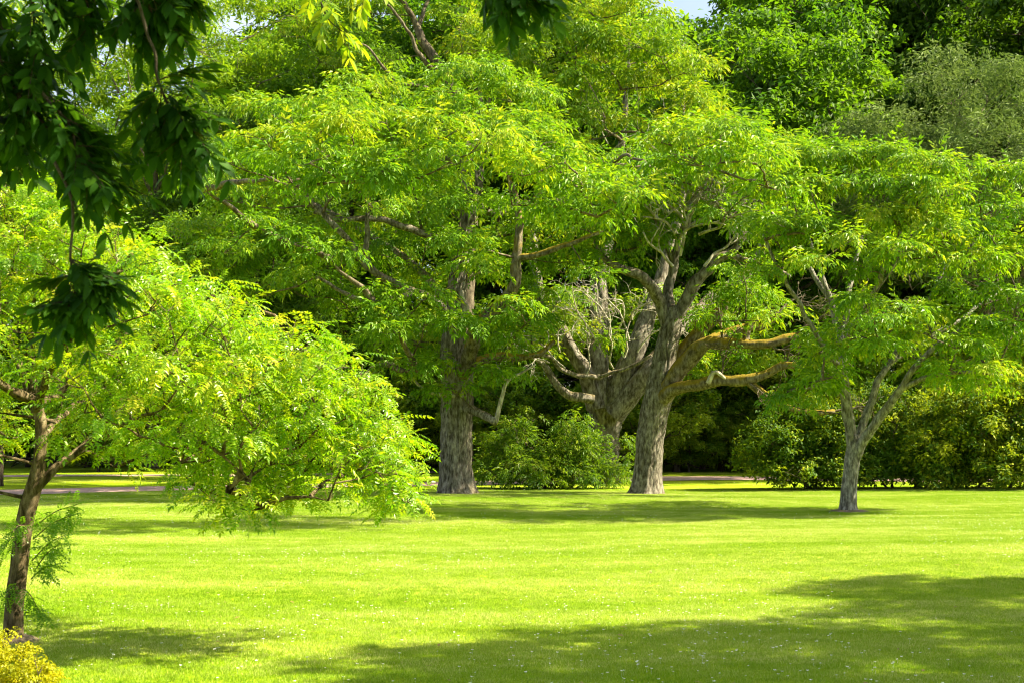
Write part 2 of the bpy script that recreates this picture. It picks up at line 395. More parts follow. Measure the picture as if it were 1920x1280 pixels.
# ------------------------------------------------------------------ trees
class Tree:
    def __init__(s, name, label, d, base, group=None, seed=1, cat='tree'):
        s.d = d; s.r = np.random.default_rng(seed); s.seed = seed
        s.base = P(base[0], base[1], d); s.base[2] = gz(s.base[0], s.base[1])
        s.root = thing(name, label, cat, tuple(s.base), group)
        s.nodes = []; s.leafs = []; s.branches = []
    def pt(s, q):
        return P(q[0], q[1], s.d + (q[3] if len(q) > 3 else 0.0))
    def limb(s, pts, bark, name='limb', sides=16, step=.11, wig=.07, rough=.22, bk=.006, flare=0.0, ground=False, node=True):
        W_ = np.array([s.pt(q) for q in pts]); rad = np.array([q[2] * s.d / FPX for q in pts])
        if ground: W_[0, 2] = gz(W_[0, 0], W_[0, 1]) - .06
        w, rr = spline(W_, rad, step)
        if wig: w = wiggle(w, wig, .35 * step / .16, s.seed + len(s.nodes) * .37)
        tb = Tubes(); tb.add(w - s.base, rr, sides, rough=rough, bark=bk, seed=s.seed + len(s.nodes) * .61, flare=flare)
        put(name, tb.mesh(name, bark), s.root)
        if node:
            for p_, r_ in zip(w[::2], rr[::2]): s.nodes.append((p_, r_))
        return w
    def pads_px(s, lst, Rd, a_k=1.0, flat=.55, back=1, fr=(.35, 1.0), center=None, jit=14, ycut=9999):
        """pads from photo positions; each gets a depth on the front of the crown, and companions deeper in"""
        A = np.array([q[:2] for q in lst], float)
        c = A.mean(0) if center is None else np.array(center, float)
        ext = np.percentile(np.abs(A - c), 94, axis=0) + 30
        pads = []
        for q in lst:
            x, y, r_ = q[0], q[1], q[2]
            u = min(.97, math.hypot((x - c[0]) / ext[0], (y - c[1]) / ext[1]))
            dep = math.sqrt(1 - u * u) * Rd
            k = s.r.uniform(*fr) if (y < ycut or s.r.random() < .5) else s.r.uniform(-.5, .2)
            pads.append((P(x, y, s.d - dep * k), r_ * (s.d - dep * k) / FPX * a_k))
            for j in range(1 if s.r.random() < back else 0):
                dd = s.d + dep * s.r.uniform(-.35 if y < ycut else .1, 1.0)
                pads.append((P(x + s.r.normal(0, jit), y + abs(s.r.normal(0, jit)), dd), r_ * dd / FPX * a_k * s.r.uniform(.8, 1.05)))
        s.pads = [(p_, a, a * flat * s.r.uniform(.8, 1.25)) for p_, a in pads]
        return s.pads
    def grow(s, bark, tip=.010, twigs=5, spread=.6, wig=.10, sides=6):
        r = s.r
        pos = [p_ for p_, _ in s.nodes]; par = [-1] * len(pos); own = [None] * len(pos)
        axis = s.base[:2]
        order = sorted(range(len(s.pads)), key=lambda i: min(np.linalg.norm(s.pads[i][0] - q) for q in pos[::3]))
        br = []
        arr = np.array(pos)
        for i in order:
            c, a, b_ = s.pads[i]
            tgt = c - np.array((0, 0, b_ * .25))
            dist = np.linalg.norm(arr - tgt, axis=1)
            rr = np.linalg.norm(arr[:, :2] - axis, axis=1); pr = np.linalg.norm(tgt[:2] - axis)
            cost = dist + .7 * np.maximum(0, rr - pr) + .9 * np.maximum(0, arr[:, 2] - tgt[2] + .1)
            k = int(np.argmin(cost)); st = arr[k]; L = max(dist[k], .05)
            h = tgt - st
            c1 = st + h * .35 + np.array((0, 0, L * r.uniform(-.02, .14))); c2 = st + h * .75 + np.array((0, 0, L * r.uniform(-.12, .06)))
            n = max(4, int(L / .22))
            tt = np.linspace(0, 1, n)[:, None]
            w = (1 - tt) ** 3 * st + 3 * (1 - tt) ** 2 * tt * c1 + 3 * (1 - tt) * tt ** 2 * c2 + tt ** 3 * tgt
            w = wiggle(w, min(wig, L * .12), .45, i * 1.3 + s.seed); w[-1] = tgt
            br.append([w, own[k], 1, i])
            bi = len(br) - 1
            q = own[k]
            while q is not None:
                br[q][2] += 1; q = br[q][1]
            pos_new = w[1:]
            arr = np.vstack((arr, pos_new)); own += [bi] * len(pos_new)
        tb = Tubes()
        for w, q, n, i in br:
            r0 = tip * (n + .6) ** .55; r1 = tip * .75
            tb.add(w - s.base, np.linspace(r0, r1, len(w)), sides)
            c, a, b_ = s.pads[i]
            for j in range(twigs):
                an = r.uniform(0, 2 * math.pi); e = c + np.array((math.cos(an) * a, math.sin(an) * a, b_ * r.uniform(-.1, .9))) * r.uniform(.5, .95)
                st = w[-1] if r.random() < .6 else w[len(w) * 2 // 3]
                mid = (st + e) / 2 + r.normal(0, .06, 3) * a
                ww, r2 = spline([st, mid, e], [tip * .65, tip * .5, tip * .3], a * .6)
                tb.add(ww - s.base, r2, 3)
        put('twigs', tb.mesh('twigs', bark), s.root, kind='stuff')
    def foliage(s, mat, templates, dens, size, tmean=.5, tsd=.2, name='crown', **kw):
        r = s.r
        A = [pad_points(c, a, b_, max(6, int(dens * a * a)), r, **kw) for c, a, b_ in s.pads]
        pos = np.vstack([q[0] for q in A]); d = np.vstack([q[1] for q in A]); u = np.vstack([q[2] for q in A])
        pm = np.concatenate([np.full(len(q[0]), r.normal(0, .13)) for q in A])
        sc = size * r.uniform(.55, 1.3, len(pos))
        V, F, T = scatter(templates, pos - s.base, d, u, sc, r, tmean + pm, tsd)
        put(name, mesh_from(name, V, F, mat, T), s.root, kind='stuff')
        return len(F)

def bare_twigs(tree, starts, mat, levels=3, name='bare_twigs'):
    r = tree.r; tb = Tubes()
    def go(p0, d, L, rad, lv):
        n = 5; pts = [p0]; dd = d
        for i in range(n):
            dd = unit(dd + r.normal(0, .22, 3)); pts.append(pts[-1] + dd * L / n)
        w, rr = spline(pts, np.linspace(rad, rad * .5, n + 1), L / 10)
        tb.add(w - tree.base, rr, 5)
        if lv > 0:
            for k in range(r.integers(2, 5)):
                q = w[int(len(w) * r.uniform(.35, .98))]
                go(q, unit(dd + r.normal(0, .6, 3)), L * r.uniform(.45, .75), rad * .55, lv - 1)
    for p0, d, L, rad in starts: go(np.array(p0, float), unit(np.array(d, float)), L, rad, levels)
    put(name, tb.mesh(name, mat), tree.root, kind='stuff')

TRI = {}
# --- the big tree in the middle
T1 = Tree('cork_tree', 'wide spreading tree with thick furrowed trunk in the middle of the lawn', 34.0, (857, 927), 'large trees on the lawn', 3)
T1.limb([(857, 928, 31), (856, 905, 30.5), (855, 870, 29.5), (855, 800, 28.5), (856, 745, 28), (851, 690, 23), (848, 640, 19.5), (850, 590, 18), (857, 540, 17), (868, 460, 15), (880, 400, 14), (893, 330, 12.5), (900, 280, 11), (900, 220, 8), (896, 165, 5)],
        M_BARK1, 'trunk', sides=90, step=.06, wig=.05, rough=.05, bk=.036, flare=.48, ground=True)
T1.limb([(856, 705, 14), (872, 690, 14, -.3), (884, 650, 13, -.6), (892, 618, 13, -.8), (920, 590, 12.5, -1.0), (948, 562, 11.5, -1.2), (965, 530, 10.5, -1.4), (969, 480, 8.5, -1.5), (973, 420, 6.5, -1.5), (968, 370, 5, -1.5), (952, 335, 3.5, -1.5)], M_BARK2, wig=.04)
T1.limb([(968, 484, 6, -1.5), (1000, 480, 5.5, -1.6), (1040, 467, 5, -1.7), (1080, 453, 4, -1.8), (1130, 432, 3, -1.9)], M_BARK2)
T1.limb([(971, 440, 5, -1.5), (990, 395, 4, -1.8), (1010, 360, 3, -2.0)], M_BARK2)
T1.limb([(882, 685, 9, -.4), (905, 674, 8.5, -.2), (955, 668, 7.5, .1), (1005, 665, 5.5, .3), (1040, 640, 3.5, .4)], M_BARK2)
T1.limb([(850, 610, 9, .1), (822, 572, 8.5, -.3), (780, 548, 7.5, -.7), (722, 525, 7, -1.2), (692, 500, 6.5, -1.5), (685, 455, 5, -1.7), (690, 400, 3.5, -1.8)], M_BARK1)
T1.limb([(690, 503, 6, -1.5), (655, 455, 5.5, -1.8), (625, 420, 5.5, -2.0), (590, 388, 4.5, -2.1), (560, 350, 3.5, -2.1), (535, 325, 2.5, -2.1)], M_BARK1)
T1.limb([(866, 480, 8), (840, 458, 7, -.4), (800, 440, 6.5, -.8), (760, 425, 6, -1.1), (705, 412, 5.5, -1.4), (640, 412, 4.5, -1.6), (590, 400, 3, -1.6)], M_BARK1)
T1.limb([(780, 548, 6, -.7), (735, 560, 5, -1.5), (690, 570, 4, -2.1), (640, 548, 3.5, -2.5), (590, 520, 2.5, -2.7)], M_BARK1)
T1.limb([(850, 585, 8, -.1), (800, 520, 7, .6), (740, 470, 6, 1.3), (660, 420, 5, 2.0), (580, 380, 4, 2.4), (500, 350, 2.5, 2.6)], M_BARK1)
T1.limb([(893, 330, 9), (860, 300, 7, .4), (800, 290, 6, .9), (740, 270, 5, 1.1), (690, 230, 3, 1.1)], M_BARK1)
T1.limb([(897, 300, 8), (930, 270, 6, -.5), (980, 270, 5, -.8), (1030, 285, 3, -1)], M_BARK1)
T1.limb([(885, 380, 8), (930, 400, 7, .6), (1000, 380, 6, 1.2), (1080, 380, 5, 1.5), (1160, 390, 3, 1.5)], M_BARK1)
T1.limb([(860, 770, 11, -.1), (878, 766, 9, -.3), (900, 775, 7.5, -.6), (930, 791, 7, -.9)], M_BARK1, 'broken_limb', wig=.02)
T1.limb([(930, 789, 4.5, -.9), (936, 765, 4, -.9), (943, 735, 3.5, -.9), (951, 713, 3, -.9), (975, 700, 2.4, -.8), (1004, 682, 1.6, -.8)], M_DEAD, 'broken_limb', wig=.02, node=False)
T1.limb([(950, 715, 2.6, -.9), (938, 695, 2, -.9), (930, 678, 1.4, -.9)], M_DEAD, 'broken_limb', wig=.02, node=False)
T1.limb([(852, 700, 8, -.2), (805, 685, 6.5, -.5), (765, 688, 5.5, -.9), (715, 683, 4, -1.2), (690, 695, 3, -1.4), (672, 720, 2, -1.5)], M_BARK1)
T1.limb([(870, 592, 6, -.5), (876, 578, 5, -.6), (868, 560, 4, -.7), (866, 545, 3, -.7)], M_DEAD, 'broken_limb', wig=.02, node=False)
T1.limb([(852, 742, 4, -.3), (810, 735, 3, -.6), (785, 722, 2.6, -.8), (770, 700, 2, -.9), (764, 672, 1.5, -1.0)], M_DEAD, 'broken_limb', wig=.03, node=False)
L1 = [(890,150,75),(960,185,65),(845,205,60),(940,250,70),(1000,240,55),(1040,290,55),(985,315,65),(1030,330,45),
 (690,175,65),(640,200,60),(725,225,62),(600,245,52),(560,215,45),(500,205,45),(535,265,52),(790,255,55),(650,275,52),(470,285,52),(510,320,52),
 (560,330,52),(620,335,54),(665,345,46),(480,380,56),(430,420,62),(400,465,54),(350,440,50),(370,505,44),(450,480,52),(520,440,52),(580,435,52),(640,430,48),(700,385,52),(760,365,52),(820,335,50),(865,390,52),(920,385,44),(790,425,50),(735,475,50),(680,480,44),(620,500,50),(560,530,50),(870,455,50),(905,505,52),(930,440,46),(805,520,46),(855,615,48),(795,605,52),(735,590,52),(765,640,52),(820,655,44),(700,640,50),(855,735,36),(810,690,42),(740,685,40),
 (1080,360,52),(1130,385,54),(1190,375,52),(1225,395,44),(1100,425,50),(1155,450,48),(1205,440,44),(1070,485,48),(1010,430,46),(985,480,42),(1000,545,42),(960,575,38),(985,600,42),(1110,520,44),(945,650,34),(965,700,36),(925,700,32),(490,550,44),(430,545,44),(640,560,46),(300,480,40),(410,370,50),(440,340,46),(760,310,50),(700,310,52)]
T1.pads_px(L1, 5.0, back=.65, flat=.46, center=(760, 430), ycut=345, fr=(.2, .9))
for (x, y, r_, dd) in [(430,300,60,-8.0),(500,255,62,-8.6),(580,300,64,-9.2),(660,250,66,-8.8),(740,300,62,-9.0),(820,240,62,-8.5),(620,205,60,-6.0),(940,300,60,-8.2),(1010,270,56,-7.5),(1090,340,50,-8),(1150,370,50,-8.5),(1200,362,48,-8),(1060,300,50,-9),(1120,402,44,-7.5),(980,325,52,-9.5),(900,262,54,-9.5),(868,460,46,-2.5),(760,340,56,-8.5),(700,330,56,-9),(840,300,56,-8.8),(960,380,44,-8),(1040,385,44,-8),(640,335,56,-8.4),(560,345,52,-8),(850,610,46,-2.2),(905,505,44,-3),(865,392,48,-2.5),(790,560,46,-3),(740,620,46,-3.5),(700,560,46,-3.5),(850,730,34,-1.2),(620,480,46,-4),(540,450,46,-4),(480,420,46,-4),(420,470,44,-3.5),(960,640,36,-1.5),(930,700,32,-1.2),(780,690,38,-2),(380,350,54,-5.5),(545,215,50,-5.0),(1120,345,50,-4.0)]:
    dd = dd - 1.6 if dd < -6 else dd; r_ = r_ * 1.12  # the far-forward pads are added to throw a shade band on the lawn
    T1.pads.append((P(x, y, 34 + dd), r_ * (34 + dd) / FPX, r_ * (34 + dd) / FPX * .42))
T1.grow(M_TWIG, tip=.0135, twigs=4)
TRI['T1'] = T1.foliage(M_CORK, CORK, 290, .30, tmean=.50, tsd=.20)

# --- the leaning tree with mossy limbs
T2 = Tree('cork_tree', 'leaning grey trunk with golden mossy limbs reaching out to one side', 35.0, (1212, 922), 'large trees on the lawn', 8)
T2.limb([(1212, 924, 26), (1214, 890, 25.5), (1217, 850, 25.5), (1223, 800, 26), (1233, 745, 27), (1243, 690, 22), (1253, 640, 20), (1262, 600, 17), (1264, 580, 13)], M_BARK1, 'trunk', sides=84, step=.06, wig=.03, rough=.05, bk=.022, flare=.42, ground=True)
T2.limb([(1256, 620, 12), (1240, 578, 11.5), (1225, 545, 11, -.3), (1204, 522, 10, -.5), (1182, 508, 9, -.6), (1155, 500, 7.5, -.6), (1130, 480, 5, -.6), (1110, 440, 3, -.5)], M_BARK3)
T2.limb([(1262, 600, 13), (1290, 562, 12, -.1), (1312, 520, 11, -.2), (1340, 490, 9.5, -.3), (1366, 478, 8, -.3), (1400, 440, 6, -.2), (1430, 380, 4, .2)], M_BARK3)
T2.limb([(1262, 595, 10), (1252, 545, 9, .3), (1264, 500, 8.5, .4), (1276, 450, 8, .4), (1292, 400, 7, .3), (1312, 350, 6, .2), (1332, 300, 3.5, .2)], M_BARK3)
T2.limb([(1266, 500, 6, .4), (1240, 440, 5, .3), (1225, 380, 4, .2), (1235, 320, 3, 0)], M_BARK3)
T2.limb([(1240, 755, 17, -.1), (1272, 697, 16, -.4), (1305, 655, 15, -.6), (1330, 640, 12, -.8), (1385, 645, 9.5, -1.0), (1440, 645, 8.5, -1.1), (1490, 632, 7.5, -1.1), (1540, 626, 6, -1.0)], M_BARK2, wig=.07)
T2.limb([(1247, 715, 13, .3), (1278, 665, 13, .3), (1308, 628, 12, .2), (1338, 598, 11, .1), (1362, 573, 9, 0)], M_BARK2)
T2.limb([(1315, 650, 10, -.6), (1352, 630, 9.5, -.3), (1395, 616, 8, -.1), (1425, 612, 6, .1), (1455, 598, 4.5, .2)], M_BARK2)
T2.limb([(1398, 640, 7, -1.0), (1402, 612, 6.5, -.9), (1420, 597, 5.5, -.8), (1446, 592, 4, -.8)], M_BARK2, wig=.02)
T2.limb([(1240, 748, 14, -.2), (1262, 730, 12, -.5), (1295, 723, 11, -.8), (1345, 714, 11, -1.1), (1400, 712, 10, -1.3), (1440, 697, 7.5, -1.4), (1475, 684, 7, -1.5), (1530, 690, 5.5, -1.5)], M_BARK2, wig=.06)
T2.limb([(1402, 714, 7.5, -1.3), (1428, 738, 7, -1.4), (1452, 752, 6, -1.5), (1485, 765, 5, -1.6), (1525, 772, 5, -1.6), (1565, 770, 4, -1.5)], M_BARK2, wig=.06)
T2.limb([(1328, 718, 5, -1.2), (1338, 697, 4, -1.25), (1350, 700, 3.5, -1.25), (1368, 716, 2.5, -1.25)], M_DEAD, 'broken_limb', wig=.01, node=False)
T2.limb([(1366, 478, 6, -.3), (1420, 490, 5, -.6), (1480, 520, 3.5, -1)], M_BARK3)
L2 = [(1330,265,62),(1395,255,56),(1450,280,52),(1300,305,52),(1380,330,52),(1330,350,46),(1425,350,52),(1270,335,44),(1465,335,46),(1360,400,40),(1430,420,46),(1395,500,40),(1345,560,32),(1410,545,40),(1450,575,40),(1365,640,26),(1305,600,26),(1300,255,50),(1240,300,44),(1480,400,44),(1350,300,50),(1500,290,46)]
T2.pads_px(L2, 3.2, back=1, center=(1370, 380), ycut=400)
for (x, y, r_, dd) in [(1255,285,54,-7.0),(1325,262,58,-8.0),(1395,290,58,-7.8),(1455,315,52,-4.5),(1150,300,46,-4.0),(1290,302,54,-9),(1350,250,52,-9),(1420,302,54,-9),(1240,262,48,-8),(1460,352,46,-8),(1400,545,40,-2.5),(1345,600,26,-2),(1450,590,38,-2.5)]:
    dd = dd - 1.6 if dd < -6 else dd; r_ = r_ * 1.12  # pads furthest forward are added for their shadow across the lawn
    T2.pads.append((P(x, y, 35 + dd), r_ * (35 + dd) / FPX, r_ * (35 + dd) / FPX * .42))
T2.grow(M_TWIG, tip=.013, twigs=5)
TRI['T2'] = T2.foliage(M_CORK, CORK, 260, .31, tmean=.45, tsd=.2)
st = []
for (x, y, dx, dz, L) in [(1270,470,-.5,1,1.6),(1280,440,.2,1,1.7),(1290,410,.6,.8,1.5),(1270,450,.9,.6,1.5),(1300,400,-.2,1,1.2),(1262,500,-.8,.8,1.3),(1285,420,-.6,.7,1.4),(1320,500,.5,.8,1.0),(1300,380,.5,.9,1.3),(1275,480,.3,1,1.6),(1255,440,-.3,1,1.5),(1310,440,.6,.7,1.4),(1330,430,.2,1,1.2),(1250,400,-.5,.8,1.2)]:
    st.append((P(x, y, 33.9), (dx, T2.r.normal(-.5, .3), dz), L, .042))
bare_twigs(T2, st, M_DEAD, 3)
st = [(P(x, y, 35 + dd), (dx, dy, dz), L, .03) for x, y, dd, dx, dy, dz, L in [(1535,626,-1.0,.8,-.2,.3,1.2),(1530,690,-1.5,.8,-.3,.2,1.1),(1490,632,-1.1,.5,-.3,.8,1.1),(1440,645,-1.1,.6,-.5,-.5,.9),(1475,684,-1.5,.3,-.3,.9,1.0),(1455,598,.2,.9,.1,.3,1.2),(1362,573,0,.6,.2,.8,1.3),(1446,592,-.8,.8,0,.5,1.0),(1400,712,-1.3,.4,-.6,-.6,.8),(1345,714,-1.1,.5,-.5,.7,.9),(1565,770,-1.5,.9,-.2,.3,.8)]]
bare_twigs(T2, st, M_TWIG, 3)

# --- old many-stemmed tree behind the green bush
T3 = Tree('old_tree', 'old grey tree splitting into many stems behind the round green bush', 42.0, (1132, 898), 'large trees on the lawn', 21)
T3.limb([(1132, 898, 31), (1131, 860, 29), (1130, 820, 29), (1134, 775, 32), (1139, 742, 36), (1141, 720, 28), (1142, 700, 14)], M_BARK3, 'trunk', sides=64, step=.08, wig=.04, rough=.22, bk=.035, flare=.3, ground=True)
T3.limb([(1122, 765, 22, -.3), (1119, 720, 21, -.3), (1121, 650, 18, -.2), (1125, 585, 16), (1126, 535, 14), (1135, 480, 11, .2), (1150, 400, 9, .4), (1162, 300, 7, .5), (1172, 200, 5, .5), (1180, 110, 3, .5)], M_BARK3, rough=.16, bk=.02, sides=24)
T3.limb([(1118, 765, 18, -.5), (1098, 700, 15, -.6), (1068, 650, 13, -.7), (1040, 600, 11, -.6), (1018, 560, 9, -.5), (1000, 480, 7, -.2), (1010, 360, 5, .4), (1030, 240, 3, .8)], M_BARK3, rough=.16, bk=.02, sides=24)
T3.limb([(1150, 770, 22, -.4), (1172, 700, 21, -.5), (1198, 640, 18, -.6), (1215, 590, 15, -.4), (1235, 540, 12, -.2), (1262, 440, 9, .2), (1285, 330, 6, .4), (1280, 200, 4, .5)], M_BARK3, rough=.16, bk=.02, sides=24)
T3.limb([(1150, 778, 20, -.6), (1192, 726, 18, -.8), (1222, 690, 16, -.9), (1262, 630, 14, -.4), (1320, 570, 12, .4), (1392, 522, 11, 1.0), (1420, 490, 9, 1.2), (1440, 400, 5, 1.4)], M_BARK3, rough=.16, bk=.02, sides=24)
T3.limb([(1112, 748, 9, -1.0), (1062, 738, 8, -1.3), (1036, 706, 6.5, -1.5), (1016, 682, 5.5, -1.6), (985, 655, 4, -1.8)], M_BARK3)
T3.limb([(1128, 707, 5, -.9), (1085, 704, 4.5, -1.3), (1058, 694, 4, -1.5), (1035, 672, 3.5, -1.7), (1008, 665, 3, -1.8)], M_BARK3, node=False)
T3.limb([(1122, 706, 3, -1.2), (1165, 694, 3, -1.4), (1200, 678, 2.8, -1.6), (1222, 665, 2, -1.7)], M_BARK3, node=False)
L3 = [(1080,70,62),(1130,95,62),(1190,80,64),(1240,100,62),(1235,155,60),(1285,195,52),(1165,160,60),(1105,150,52),(1050,135,48),(1300,130,46),(1325,205,44),(1275,255,52),(1195,240,48),(1135,215,46),(1065,200,44),(1000,110,50),(950,80,50),(1030,40,56),(1120,30,56),(1195,20,50),(1085,315,44),(1170,310,44),(1240,290,46),(1060,270,46),(1050,560,52),(1060,620,50),(1110,640,40),(1000,660,44),(1185,570,40),(1010,600,46),(1090,580,40),(1150,640,36),(1280,560,40),(1330,600,36),(1310,660,40),(1360,690,40),(1400,660,40),(1290,680,36),(1440,640,34),(960,130,46),(1160,-30,60),(1080,-20,60)]
T3.pads_px(L3, 4.4, back=1, center=(1150, 260), ycut=330)
T3.grow(M_TWIG, tip=.0125, twigs=5)
TRI['T3'] = T3.foliage(M_CORK2, CORK, 190, .35, tmean=.5, tsd=.2)
st = []
for (x, y, dx, dz, L) in [(1180,640,-.3,1,1.5),(1165,650,-.7,.7,1.4),(1150,690,-.2,1,1.6),(1195,660,.5,1,1.4),(1060,690,-.4,1,1.2),(1030,680,-.6,.7,1.2),(1100,700,.2,.9,1.2),(1140,600,-.5,.8,1.2),(1150,630,.2,1,1.3),(1015,680,-.8,.4,1.0),(1185,600,-.3,1,1.2),(1120,640,-.4,1,1.2),(1170,670,.3,1,1.4),(1050,660,.4,.8,1.1)]:
    st.append((P(x, y, 39.8), (dx, T3.r.normal(-.4, .3), dz), L, .030))
bare_twigs(T3, st, M_DEAD, 3)
st = [(P(x, y, 40.5), (dx, -.2, dz), 1.6, .02) for x, y, dx, dz in [(1150,280,.3,.6),(1170,260,.8,.2),(1140,270,-.5,.5),(1200,265,.9,.3),(1160,300,.5,-.2),(1190,200,.3,.7)]]
bare_twigs(T3, st, M_DEAD, 3)

# --- tall tree leaning behind the crown of the middle tree
T6 = Tree('leaning_tree', 'tall leaning bare-forked tree rising behind the top of the middle tree', 48.0, (868, 890), 'large trees on the lawn', 52)
T6.limb([(868, 892, 22), (868, 760, 20), (872, 560, 18), (880, 360, 16), (868, 220, 14), (835, 140, 10), (800, 90, 8.5), (782, 52, 7)], M_TWIG, 'trunk', sides=20, step=.2, ground=True, flare=.3)
T6.limb([(784, 56, 5.9), (765, 20, 5.2, -.3), (735, -20, 3.9, -.6), (700, -70, 2.6, -.8)], M_TWIG)
T6.limb([(783, 54, 4.5), (795, 25, 3.9, .3), (806, -10, 3.2, .5), (820, -70, 2.0, .7)], M_TWIG)
T6.limb([(836, 142, 5.2), (800, 120, 4.5, -.8), (770, 70, 3.2, -1.2), (745, 30, 2.6, -1.4), (720, 0, 2.0, -1.5)], M_TWIG)
T6.limb([(860, 190, 4.5), (800, 165, 3.2, -1.0), (740, 150, 2.6, -1.6), (690, 90, 2.0, -2), (640, 75, 1.3, -2)], M_TWIG)
T6.limb([(880, 250, 4.5), (930, 160, 3.2, -.8), (960, 90, 2.6, -1.2), (990, 40, 2.0, -1.2)], M_TWIG)
T6.pads_px([(700,20,50),(640,60,46),(600,110,42),(660,120,40),(720,110,36),(860,50,44),(900,90,46),(940,40,50),(880,10,46),(820,-30,50),(760,-50,50),(690,-50,50),(620,0,46),(560,50,40),(980,90,40),(700,150,36),(850,100,30)], 3.0, back=1, center=(780, 50), fr=(-.6, .4))
T6.grow(M_TWIG, tip=.012, twigs=5)
TRI['T6'] = T6.foliage(M_CORK2, CORK, 150, .33, tmean=.5, tsd=.2)

# --- slender young tree on the right of the lawn
T4 = Tree('young_tree', 'slender forked grey tree with a flat layered crown, nearest of the lawn trees', 28.4, (1590, 950), 'large trees on the lawn', 33)
T4.limb([(1590, 951, 15.5), (1591, 925, 14.5), (1593, 900, 14), (1597, 865, 14), (1601, 838, 14), (1600, 815, 9)], M_BARK4, 'trunk', sides=48, step=.05, wig=.015, rough=.06, bk=.010, flare=.30, ground=True)
T4.limb([(1600, 850, 10.5), (1592, 790, 10.5), (1585, 740, 10), (1581, 692, 9), (1575, 640, 7, .1), (1556, 560, 5, .3), (1535, 500, 4, .5), (1510, 430, 2.5, .7)], M_BARK4, sides=20, wig=.02)
T4.limb([(1602, 845, 7.5), (1614, 805, 7.5, .2), (1638, 745, 7, .4), (1646, 714, 6.5, .5), (1668, 680, 5.5, .6), (1702, 628, 4.5, .8), (1742, 560, 3.5, 1.0), (1785, 480, 3, 1.1)], M_BARK4, sides=16, wig=.03)
T4.limb([(1604, 862, 9), (1620, 822, 8.5, -.2), (1658, 772, 8, -.4), (1690, 730, 7, -.6), (1712, 692, 5.5, -.7), (1760, 645, 4.5, -.8), (1840, 600, 3, -1.0), (1910, 575, 2, -1.1)], M_BARK4, sides=16, wig=.03)
T4.limb([(1692, 728, 5, -.6), (1740, 706, 4, -.9), (1800, 698, 3.2, -1.2), (1880, 700, 2, -1.4)], M_BARK4, sides=10)
T4.limb([(1578, 665, 6, .05), (1600, 610, 6, -.3), (1638, 555, 5.5, -.7), (1662, 490, 4.5, -.9), (1690, 430, 3, -1.0)], M_BARK4, sides=10)
T4.limb([(1576, 645, 6), (1590, 570, 5, .5), (1606, 490, 4, .9), (1620, 420, 3, 1.1)], M_BARK4, sides=10)
T4.limb([(1668, 680, 5, .6), (1730, 640, 4.5, 1.1), (1800, 600, 4, 1.6), (1880, 540, 3, 2.0)], M_BARK4, sides=10)
T4.limb([(1582, 700, 5), (1540, 640, 4.5, -.5), (1500, 570, 4, -1.0), (1460, 500, 3, -1.3), (1430, 440, 2, -1.4)], M_BARK4, sides=10)
T4.limb([(1584, 720, 4), (1550, 715, 3.5, -.6), (1510, 730, 2.5, -1.0), (1480, 735, 1.6, -1.2)], M_BARK4, sides=8)
T4.limb([(1556, 560, 5, .3), (1500, 480, 4, 1.0), (1450, 400, 3, 1.4)], M_BARK4, sides=8)
T4.limb([(1702, 628, 4.5, .8), (1760, 540, 3.8, .2), (1830, 450, 3, -.3), (1880, 390, 2, -.5)], M_BARK4, sides=8)
L4 = [(1500,295,48),(1555,290,50),(1615,290,52),(1675,292,52),(1735,305,50),(1790,312,48),(1850,330,44),(1900,318,40),(1450,330,46),(1520,345,48),(1590,340,50),(1650,345,50),(1710,345,50),(1770,365,48),(1835,375,44),(1430,420,46),(1485,425,50),(1545,430,54),(1600,445,50),(1660,405,48),(1720,400,48),(1780,430,48),(1850,430,48),(1900,400,46),(1470,475,44),(1540,490,44),(1620,500,42),(1690,470,46),(1750,480,46),(1820,490,46),(1890,480,48),(1435,515,36),(1680,565,46),(1735,580,40),(1640,590,36),(1785,545,42),(1850,550,44),(1910,560,44),(1555,625,42),(1600,645,42),(1650,640,38),(1540,680,38),(1515,720,34),(1500,745,30),(1560,700,34),(1720,640,36),(1780,645,38),(1830,625,38),(1885,665,42),(1850,705,40),(1790,705,36),(1740,690,34),(1960,450,50),(2000,400,50),(2010,560,50),(2030,480,50),(1960,330,46),(1950,640,46),(1600,560,30),(1690,610,36)]
T4.pads_px(L4, 3.6, back=.5, center=(1680, 500), flat=.29, ycut=525)
for (x, y, r_, dd) in [(1545,660,38,-1.6),(1505,722,32,-1.4),(1600,622,40,-2.0),(1655,640,36,-2.2),(1560,705,34,-1.8),(1800,640,38,-2.0),(1860,690,38,-2.0),(1740,625,36,-2.2),(1470,745,28,-1.2),(1690,585,40,-2.6),(1840,600,40,-1.6),(1780,690,32,-1.8),(1630,560,40,-2.6),(1900,620,40,-1.5)]:
    T4.pads.append((P(x, y, 28.4 + dd), r_ * (28.4 + dd) / FPX, r_ * (28.4 + dd) / FPX * .32))
T4.grow(M_TWIG, tip=.0115, twigs=6)
TRI['T4'] = T4.foliage(M_CORK, CORK, 460, .27, tmean=.50, tsd=.18, low=-.15)

